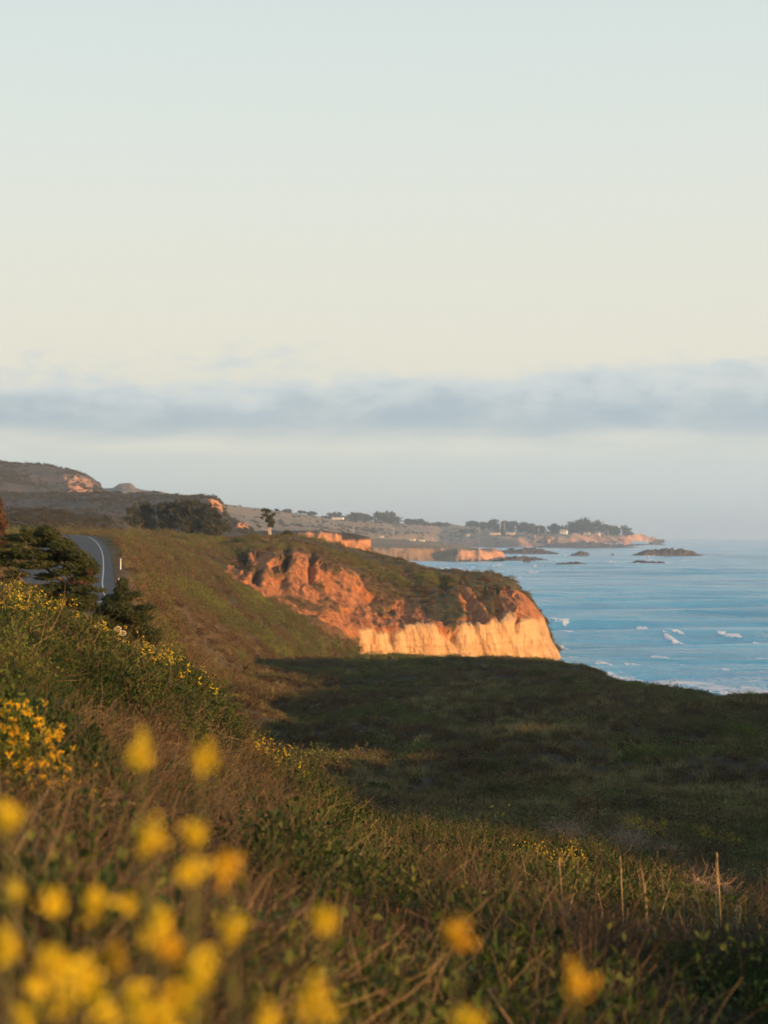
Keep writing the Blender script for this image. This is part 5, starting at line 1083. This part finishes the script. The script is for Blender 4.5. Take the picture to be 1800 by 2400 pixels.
# ================================================================== rocks in the sea
m, nb, bs = new_mat('wet_rock'); p = geo_pos(nb)
n_ = nb.noise(p, .12, 6, .65)
nb.l(nb.ramp(n_, [(.3, c4(.035, .030, .028)), (.55, c4(.085, .068, .058)), (.75, c4(.17, .125, .095))]), bs.inputs['Base Color']); bump(nb, bs, n_, 1.2); bs.inputs['Roughness'].default_value = .7; M_rock = m
def sea_rock(label, x1, x2, ytop, ywat, seed, peaks=None, D=None, flat=False):
    D = D or 30.0 / ((ywat - Y0) / F); s = D / F; cx = (x1 + x2) / 2; Lx, Hz = (x2 - x1) * s, (ywat - ytop) * s
    dp = Lx * (.35 if not flat else .5); zb = -D * D / RE2
    u = np.linspace(-1, 1, 70); v = np.linspace(-1, 1, 26); U, Vv = np.meshgrid(u, v)
    pr = np.interp(u, *(zip(*peaks) if peaks else ((-1, -.5, 0, .5, 1), (.1, .7, 1, .8, .1))))
    env = np.clip(1 - U ** 2, 0, 1) ** .4 * np.clip(1 - Vv ** 2, 0, 1) ** .6
    nz = fbm(U * 4 + seed, Vv * 2.2, seed, 4, 500 + seed); n2 = fbm(U * 14 + seed, Vv * 6, seed, 3, 520 + seed)
    Z = env * pr[None] * Hz * (1 + .35 * nz + .22 * n2) - 1.2 * (1 - env) - (.2 if not flat else .0) + .35 * Hz * n2 * env
    V = np.stack([U * Lx / 2 + .02 * Lx * n2, Vv * dp / 2, Z], -1)
    base = np.array([D * (cx - 900) / F, D, zb])
    thing('sea_rock', label, 'rock', base, 'rocks off the point', grid_mesh('sea_rock', V, [M_rock]))
sea_rock('largest dark sea rock, long and humped, alone in open water', 1468, 1656, 1284, 1303, 1, [(-1, .15), (-.72, .55), (-.5, .85), (-.3, .72), (0, .8), (.3, 1), (.5, .75), (.7, .45), (1, .1)])
sea_rock('small humped sea rock left of the largest one', 1329, 1388, 1292, 1303, 2, [(-1, .3), (-.3, .6), (.1, 1), (.5, .9), (1, .2)])
sea_rock('scattered low rock just left of the largest one', 1398, 1448, 1296, 1303, 3, [(-1, .3), (-.2, .3), (.2, .25), (.5, 1), (.7, .5), (1, .1)])
sea_rock('low jagged reef nearest the middle of the cove', 1286, 1386, 1315, 1324, 4, [(-1, .3), (-.4, .6), (.1, .7), (.3, 1), (.6, .6), (1, .3)])
sea_rock('flat wave washed reef below the largest rock', 1468, 1562, 1312, 1321, 5, [(-1, .2), (-.6, .7), (-.3, .9), (0, .5), (.5, .6), (.8, .9), (1, .2)], flat=True)
sea_rock('long dark reef reaching from the cove bluff below the far cliffs', 1158, 1314, 1284, 1297, 6, [(-1, .7), (-.5, .9), (0, .8), (.5, .7), (1, .2)], flat=True)
sea_rock('pale lower reef right of the lit end of the cove bluff', 1166, 1296, 1299, 1314, 7, [(-1, .8), (-.4, .6), (0, .5), (.5, .4), (1, .1)], flat=True)
sea_rock('dark upright rock in the cove below the reefs', 1224, 1246, 1305, 1318, 8, [(-1, .4), (-.2, 1), (.3, .8), (1, .3)])
sea_rock('flat dark shore reef along the foot of the far point', 1262, 1502, 1272, 1284, 9, [(-1, .5), (-.6, .8), (-.1, .9), (.4, .6), (1, .15)], D=4450, flat=True)
# ================================================================== foreground plants and pieces one can tell apart
def shrub(label, px, py, half_w, h_px, leafL, mat, seed, n=1400, twigs=40, name='shrub', cat='shrub', heads=None, headmat=None, dens_twig=.006, lump=.45, group=None, lift=.1):
    """py: row of its foot on the slope"""
    b0 = ground_at(px, py, lift); D = b0[1]; s = D / F; R, Hh = half_w * s, h_px * s * 1.6; r2 = R_(seed)
    t = thing(name, label, cat, b0, group)
    if n:
        g = Geo(); leafy(g, n, R, Hh, leafL, r2, 0, lump, .45, .5); mobj('foliage', g.mesh('foliage', [mat]), t)
    g = Geo(); (tangle(g, twigs, R * .75, Hh * .8, dens_twig, r2) if n else tangle(g, int(twigs * 1.8), R * .9, Hh * .75, dens_twig * .62, r2, 0, 11, .42, .75)); mobj('twigs', g.mesh('twigs', [T_dkt if n else mat]), t)
    if heads:
        C, d = dome(heads, R * 1.02, Hh * 1.06, r2, lump, .9); C = C[C[:, 2] > Hh * .12]; hm = []
        for q in range(4):
            g = Geo(); petals(g, r2.normal(0, .009, (7, 3)), .012, r2, 0, 5); hm.append(g.mesh('flower_head', [headmat]))
        for q, c in enumerate(C):
            h_ = mobj('flower_head', hm[q % 4], t, c); h_.rotation_euler = (0, 0, r2.uniform(0, 6.28)); h_.scale = [r2.uniform(.6, 1.25)] * 3
    return t






























for q in SHRUB_CALLS: q(shrub)
# bushes on the shaded terrace
for k, (px, py, hw, h, lab, mt) in enumerate(((1010,1560,26,20,'grey green bush near the top of the terrace, below the pale cliff',T_leaf),(1090,1566,24,18,'second grey green bush on the upper terrace, right of the first',T_leaf),(1258,1585,30,22,'bush on the terrace edge just below the foot of the pale cliff',T_leaf),(1330,1600,34,26,'rounded bush on the brow of the terrace against the surf',T_leaf),(1480,1612,40,22,'low bush on the terrace edge right of the surf line',T_leafb),(1640,1630,50,22,'dark green bush along the terrace edge at the right',T_leaf),
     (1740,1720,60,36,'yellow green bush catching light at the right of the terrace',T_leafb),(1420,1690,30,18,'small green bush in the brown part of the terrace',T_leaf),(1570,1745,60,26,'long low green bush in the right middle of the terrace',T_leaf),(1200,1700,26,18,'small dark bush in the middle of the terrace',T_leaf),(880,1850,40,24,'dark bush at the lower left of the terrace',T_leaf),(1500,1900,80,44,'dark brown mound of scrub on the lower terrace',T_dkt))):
    b0 = ground_at(px, py, .2); s = b0[1] / F; g = Geo(); leafy(g, 1500, hw * s, h * s * .85, .12, R_(660 + k), 0, .5, .5, .6)
    thing('bush', lab, 'bush', b0, 'bushes on the terrace', g.mesh('bush', [mt]))

# flower stalks close to the lens
def flower_plant(label, px, py, D, hue, seed, w=1.0, tall=1.0, group=None):
    D *= .82; w *= .80; r2 = R_(seed); top_ = P(px, py, D); gz = float(near_z(np.array([top_[0]]), np.array([D]))[0]); b0 = np.array([top_[0] + r2.normal(0, .03), D + r2.normal(0, .03), gz - .05])
    t = thing('flower_stalk', label, 'wildflower', b0, group)
    v = top_ - b0; k = 9; tt = np.linspace(0, 1, k)[:, None]
    p = tt * v + tt * (1 - tt) * r2.normal(0, .05, (1, 3)) * [1, 1, 0]
    g = Geo(); g.tube(p, np.linspace(.0036, .0016, k), 5)
    br = []
    for q in range(r2.randint(2, 5)):
        a = r2.uniform(.45, .85); c = p[int(a * (k - 1))]; e = c + np.array([r2.normal(0, .05), r2.normal(0, .05), r2.uniform(.05, .13)]); g.tube([c, (c + e) / 2 + r2.normal(0, .008, 3), e], [.0014, .0012, .0009], 4); br.append(e)
    mobj('stem', g.mesh('stem', [T_stem], True), t)
    g = Geo(); n = 14; q = r2.uniform(.1, .8, n)[:, None]; C = q * v + r2.normal(0, .025, (n, 3)); g.leaves(C, r2.normal(size=(n, 3)) + [0, 0, .5], r2.normal(size=(n, 3)), .055, .014); mobj('leaves', g.mesh('leaves', [T_leafb]), t)
    g = Geo(); n = int(22 * w); C = v + np.stack([r2.normal(0, .0052 * w, n), r2.normal(0, .006 * w, n), r2.normal(-.002, .0062 * w * tall, n)], 1); petals(g, C, .0085, r2, 0, 4)
    mobj('flower_head', g.mesh('flower_head', [hue]), t)
    if len(br) and w > .9:
        for e in br[:1]:
            g = Geo(); petals(g, e + r2.normal(0, .004, (4, 3)), .007, r2, 0, 4); mobj('bud', g.mesh('bud', [hue]), t)
BF = [(22,1912,2.3,1.25,0),(347,1960,2.35,1.35,0),(452,1946,2.6,1.0,0),(448,2034,2.4,1.2,0),(33,2094,2.5,.9,0),(128,2109,2.5,1.0,0),(219,2120,2.4,1.0,0),(297,2110,2.6,.85,0),(380,2150,2.6,1.15,0),(355,2190,2.5,1.1,0),(401,2214,2.4,1.2,1),(546,2168,2.5,1.15,0),(14,2215,2.2,1.3,0),(119,2243,2.4,1.1,0),
      (155,2270,2.3,1.3,0),(195,2290,2.2,1.3,0),(264,2240,2.5,1.1,1),(87,2308,2.4,1.0,0),(480,2250,2.4,1.1,0),(459,2292,2.3,1.2,0),(409,2332,2.3,1.2,1),(440,2345,2.3,1.1,0),(315,2330,2.4,1.1,0),(333,2378,2.2,1.3,0),(380,2392,2.2,1.3,0),(253,2374,2.3,1.1,0),(150,2345,2.4,1.2,0),(622,2385,2.3,1.0,0),(60,2378,2.3,1.0,0),(230,2330,2.4,1.1,0)]
BLAB = ['cut by the left edge, highest of the big cluster', 'highest full blurred flower right of the left edge', 'upper of two stacked blurred flowers', 'lower and brightest of two stacked blurred flowers', 'greenish one at the left edge in the middle row', 'in the middle row, left of centre of the cluster', 'in the middle row, third from the left', 'small greenish one, right end of the middle row', 'upper part of the tall bright pair', 'middle of the tall bright pair', 'orange tinged, lower end of the tall bright pair', 'round and standing apart on the right of the cluster', 'large one cut by the left edge, lower down', 'left shoulder of the broadest yellow mass', 'upper middle of the broadest yellow mass', 'lower right of the broadest yellow mass', 'orange tinged, just right of the broadest mass', 'small round one below the left shoulder of the broadest mass', 'top of the slanting spike on the right of the cluster', 'foot of the slanting spike on the right of the cluster', 'orange tinged, below the slanting spike', 'just below and right of the orange tinged one under the spike', 'faint one low between the broad mass and the spike', 'bright one rising from the bottom edge, left of a pair', 'bright one rising from the bottom edge, right of a pair', 'dim one rising from the bottom edge under the broad mass', 'dim one directly beneath the broadest mass', 'greenish one at the bottom edge, far right of the cluster', 'dim one in the bottom left corner', 'faint one at the lower right rim of the broadest mass']
for k, (px, py, D, w, hue) in enumerate(BF): flower_plant('blurred yellow flower, ' + BLAB[k], px, py, D, T_ora if hue else T_yel, 700 + k, w * .95, group='blurred yellow wildflowers at lower left')
for k, (px, py, D, w, hue, tl, lab) in enumerate(((329,1757,2.6,1.1,0,1.2,'blurred yellow flower standing high against dry grass, the left of two'),(477,1768,2.6,1.2,0,1.15,'blurred yellow flower standing high against dry grass, the right of two'),(530,2032,2.5,1.1,1,1.6,'dim orange blurred flower right of the two stacked yellow ones'),
      (764,2162,2.5,1.2,0,1.3,'lone blurred yellow flower left of the red stems'),(736,2345,2.2,1.4,0,2.0,'tall blurred yellow flower spike at the bottom, below the lone one'),(1074,2188,2.5,1.15,1,1.1,'blurred orange flower right of the red stems'),(1355,2298,2.45,1.2,1,1.1,'blurred orange flower in front of dark scrub at lower right'),(1092,2390,2.3,1.1,0,1.0,'blurred yellow flower just rising over the bottom edge'))):
    flower_plant(lab, px, py, D, T_ora if hue else T_yel, 760 + k, w, tl)

# tall dry stalks on the right
r2 = R_(820); protos = []
for q in range(4):
    H_ = 1.0; pts = [(0, 0, -.05)]; x_ = r2.normal(0, .05, 2); c = r2.normal(0, .05, 2)
    tt = np.linspace(0, 1, 9)[:, None]; p = np.concatenate([tt * x_[None] + tt * (1 - tt) * c[None] * 1.6, tt * 1.06 - .06], 1)
    g = Geo(); g.tube(p, np.linspace(.0074, .0036, 9), 5); st = g.mesh('stalk', [T_straw], True)
    g = Geo(); C = p[-1] * r2.uniform(.80, 1.0, 18)[:, None] + r2.normal(0, .004, (18, 3)); g.leaves(C, r2.normal(0, .25, (18, 3)) + [0, 0, 1], r2.normal(size=(18, 3)), .03, .006); sd = g.mesh('seed_head', [T_straw])
    protos.append((st, sd))
STK = [(1345,2010,2170),(1320,2060,2190),(1430,2060,2200),(1458,2010,2180),(1432,2080,2220),(1528,2080,2220),(1552,2070,2210),(1520,2040,2150),(1595,2030,2160),(1505,2110,2230),(1640,2090,2230),(1665,2050,2160),(1688,1995,2180),(1706,2090,2260),(1700,2120,2280),(1728,2130,2230),(1590,2140,2240),(1475,2130,2250),(1745,2160,2280),(1780,2140,2260),(1620,2120,2240),(1560,2150,2260),(1400,2140,2260),(1370,2130,2250),(1660,2140,2290),(1680,2160,2300),(1720,2170,2300),(1645,2170,2290),(1600,2190,2300),(1540,2190,2300),(1490,2200,2320),(1450,2190,2300),(1690,2210,2330),(1770,2220,2320)]
q2 = R_(825)
for q in range(40):
    a = q2.uniform(1330, 1800); y_ = q2.uniform(2130, 2230); STK.append((a, y_, y_ + q2.uniform(80, 130)))
for k, (px, y1, y2) in enumerate(STK):
    D = r2.uniform(11.5, 14.5); b0 = P(px + r2.normal(0, 8), y2, D); gz = float(near_z(b0[0:1], np.array([D]))[0]); b0[2] = gz - .02
    H_ = (P(px, y1, D)[2] - b0[2]); st, sd = protos[r2.randint(4)]
    o = thing('dry_stalk', 'tall straw coloured dry stalk standing in the scrub at lower right', 'dry stalk', b0, 'tall dry stalks at lower right', st); o.rotation_euler = (r2.normal(0, .08), r2.normal(0, .13), r2.uniform(0, 6.28)); o.scale = (1, 1, max(.2, H_))
    mobj('seed_head', sd, o)
for lab, pts in (('pale bent dead stem crossing the lower right corner', [(1215,2230),(1245,2290),(1275,2320),(1320,2340)]), ('pale broken dead stem leaning behind the orange blurred flower', [(1270,2400),(1285,2320),(1290,2300)]), ('arching dead stem low on the right', [(1530,2350),(1570,2315),(1610,2303),(1650,2318)]), ('pale dead stem slanting right from the orange blurred flower', [(1298,2306),(1330,2330),(1365,2345)]), ('curved dead branch rising in the middle of the left slope', [(486,2050),(488,2015),(505,2008),(520,1985),(545,1965)]), ('dead branch arching down beside the dim orange flower', [(545,1965),(562,1995),(572,2040)])):
    D = 9.5 if pts[0][0] > 900 else 11.5; W_ = np.array([P(a, b_, D + .2 * q) for q, (a, b_) in enumerate(pts)]); b0 = W_[0]; tt = np.linspace(0, 1, 14); p = pchip(np.linspace(0, 1, len(pts)), W_ - b0, tt)
    g = Geo(); g.tube(p, np.linspace(.010, .004, 14) * (1.0 if pts[0][0] > 900 else .7), 6); thing('dead_stem', lab, 'dead stem', b0, mesh=g.mesh('dead_stem', [T_straw], True))
# plant with red stems
r2 = R_(830); b0 = ground_at(902, 2285, .05); t = thing('red_stemmed_plant', 'bare plant with upright branching red stems in dark scrub', 'plant', b0); s = b0[1] / F
for pts in ([(0,0),(2,-40),(3,-95),(4,-150),(5,-195)], [(2,-20),(10,-60),(14,-110),(24,-150),(30,-180)], [(0,-10),(20,-50),(34,-90),(52,-125)], [(2,-60),(-10,-100),(-12,-135),(-8,-160)], [(0,-40),(-22,-80),(-30,-110),(-40,-150)], [(-20,-4),(-24,-50),(-20,-95),(-10,-120)], [(3,-80),(14,-100),(16,-130)]):
    p = np.array([(a * s, r2.normal(0, .01), -b_ * s) for a, b_ in pts]); g = Geo(); tt = np.linspace(0, 1, 12); g.tube(pchip(np.linspace(0, 1, len(p)), p, tt), np.linspace(.0085, .003, 12), 5); mobj('stem', g.mesh('stem', [T_red], True), t)
# rusty dock spikes behind the flowers
for lab, px, y1, y2 in (('rust brown seed spike, left of three behind the yellow herbs', 1358, 1876, 1940), ('rust brown seed spike, middle of three behind the yellow herbs', 1377, 1866, 1942), ('tallest rust brown seed spike, right of three behind the yellow herbs', 1400, 1860, 1940)):
    b0 = ground_at(px, y2, .2); s = b0[1] / F; H_ = (y2 - y1) * s + .2; r2 = R_(px); t = thing('dock_stalk', lab, 'plant', b0)
    g = Geo(); g.tube([(0, 0, -.1), (.01, 0, H_ * .5), (.02, 0, H_)], [.02, .016, .01], 5); mobj('stem', g.mesh('stem', [T_dock], True), t)
    g = Geo(); z_ = r2.uniform(.35, 1, 90) * H_; g.leaves(np.stack([r2.normal(0, .035, 90), r2.normal(0, .035, 90), z_], 1), r2.normal(size=(90, 3)), r2.normal(size=(90, 3)), .06, .045); mobj('seed_spike', g.mesh('seed_spike', [T_dock]), t)
# bright sprigs low on the right
for k, (px, y1, y2) in enumerate(((1380,2330,2395),(1395,2360,2400),(1497,2345,2385),(1520,2340,2392),(1560,2350,2398),(1590,2338,2395),(1620,2345,2392),(1672,2360,2398),(1590,2225,2290),(1612,2235,2290),(1640,2240,2300),(1660,2250,2300),(1680,2285,2345),(1700,2290,2350),(1755,2290,2340),(1792,2290,2350),(1570,2295,2300),(1330,2180,2230))):
    D = 9.6; r2 = R_(850 + k); b0 = P(px, y2 + 20, D); b0[2] = min(b0[2], float(near_z(b0[0:1], b0[1:2])[0])); H_ = P(px, y1, D)[2] - b0[2]; n = 46
    t = thing('green_sprig', 'upright yellow green leafy sprig low in the right corner', 'plant', b0, 'bright leafy sprigs at lower right')
    g = Geo(); p = np.array([(0, 0, 0), (.004, 0, H_ * .5), (r2.normal(0, .01), 0, H_)]); g.tube(p, [.004, .003, .002], 4); mobj('stem', g.mesh('stem', [T_stem], True), t)
    g = Geo(); q = r2.uniform(.35, 1, n); a = r2.uniform(0, 6.28, n); rr_ = .011 + .012 * (1 - q); C = np.stack([np.cos(a) * rr_, np.sin(a) * rr_, q * H_], 1); g.leaves(C, np.stack([np.cos(a) * .6, np.sin(a) * .6, 1 + 0 * a], 1), np.stack([np.cos(a), np.sin(a), -.3 + 0 * a], 1), .034, .014); mobj('leaves', g.mesh('leaves', [T_leafb]), t)
# weathered wood
M_wood = plain_mat('bleached_wood', (.42, .30, .21), (.68, .54, .42), 8.)
for lab, pts, rd in (('bleached S shaped piece of driftwood lying in the grass', [(240,1866),(248,1858),(262,1860),(275,1872),(292,1879),(318,1884)], .011), ('small bleached wood stub in the middle of the slope', [(654,2097),(664,2090),(672,2082)], .014), ('small pale wood knot left of the red stems', [(822,2150),(832,2147),(842,2155)], .013), ('short pale stick on the dry grass below the ridge', [(572,1878),(590,1873),(608,1877)], .008)):
    b0 = ground_at(pts[0][0], pts[0][1], .14); D = b0[1]; W_ = np.array([P(a, b_, D - .03 * q) for q, (a, b_) in enumerate(pts)]); o = W_[0]; g = Geo(); tt = np.linspace(0, 1, 16); g.tube(pchip(np.linspace(0, 1, len(pts)), W_ - o, tt), rd * np.interp(tt, [0, .2, .8, 1], [.8, 1.2, 1, .5]) * (1 + .15 * np.sin(tt * 23)), 7)
    thing('driftwood', lab, 'driftwood', o, mesh=g.mesh('driftwood', [M_wood], True))
# cream seed heads on the crest
for lab, px, py in (('larger cream umbel seed head on the crest', 277, 1474), ('smaller cream umbel seed head right of the larger one', 288, 1484)):
    D = 23.0; c = P(px, py, D); r2 = R_(px); b0 = np.array([c[0], D, float(near_z(c[0:1], np.array([D]))[0])]); t = thing('umbel_plant', lab, 'plant', b0, 'umbels on the crest')
    v = c - b0; g = Geo(); g.tube([(0, 0, 0), v * .5 + [.01, 0, 0], v], [.006, .005, .003], 5); mobj('stem', g.mesh('stem', [T_stem], True), t)
    g = Geo(); n = 160; d = r2.normal(size=(n, 3)); d /= np.linalg.norm(d, axis=1, keepdims=True); g.leaves(v + d * .036 * [1, 1, .8], d + r2.normal(0, .3, (n, 3)), r2.normal(size=(n, 3)), .012, .010); mobj('umbel', g.mesh('umbel', [plain_mat('cream_seed', (.55, .45, .26), (.72, .62, .40), 40.)]), t)
# single yellow flower stems standing over the crest
SP = [(15,1372),(30,1385),(62,1392),(78,1400),(84,1375),(92,1410),(108,1405),(60,1420),(40,1400),(118,1425),(140,1420),(150,1440),(195,1440),(205,1425),(176,1432),(220,1450),(240,1460),(262,1450),(300,1495),(262,1478),(250,1490),(330,1500),(345,1512),(358,1505),(388,1520),(400,1525),(407,1530),(425,1548),(437,1560),(452,1580),(480,1590),(500,1600),(572,1720),(590,1724),(600,1722),(614,1730),(622,1735),(640,1745),(660,1765),(676,1772),(690,1780),(725,1800)]
sp_p = []
for q in range(4):
    r2 = R_(900 + q); tt = np.linspace(0, 1, 8)[:, None]; p = np.concatenate([tt * r2.normal(0, .07, (1, 2)) + tt * (1 - tt) * r2.normal(0, .05, (1, 2)), tt * 1.05 - .05], 1)
    g = Geo(); g.tube(p, np.linspace(.006, .003, 8), 4); st = g.mesh('stem', [T_stem], True); g = Geo(); k = 7; C = p[-1] * r2.uniform(.86, 1, k)[:, None] + r2.normal(0, .012, (k, 3)); petals(g, C, .019, r2, 0, 5); sp_p.append((st, g.mesh('flower_head', [T_yel])))
r2 = R_(910)
for px, py in SP:
    D = 24.0 if px < 700 else 25.5; D += r2.normal(0, .5); c = P(px, py, D); gz = float(near_z(c[0:1], np.array([D]))[0]); st, fh = sp_p[r2.randint(4)]
    o = thing('wildflower', 'slender yellow flower stem standing up from the crest of the slope', 'wildflower', (c[0], D, gz - .03), 'yellow flower stems along the crest', st); o.scale = (1, 1, max(.25, c[2] - gz)); o.rotation_euler = (0, 0, r2.uniform(0, 6.28)); h_ = mobj('flower_head', fh, o)
# ================================================================== sea haze: one closed box of thin air
g = Geo(); g.box((0, 12000, 60), (40000, 30000, 260))
m = bpy.data.materials.new('haze'); m.use_nodes = True; nt = m.node_tree; nt.nodes.clear(); nb = NB(nt)
pv = nb.n('ShaderNodeVolumePrincipled'); pv.inputs['Density'].default_value = HAZE; pv.inputs['Color'].default_value = (.84, .94, 1.0, 1); pv.inputs['Anisotropy'].default_value = 0.40
ou = nb.n('ShaderNodeOutputMaterial'); nb.l(pv.outputs[0], ou.inputs['Volume'])
mobj('haze', g.mesh('haze', [m]), kind='stuff')
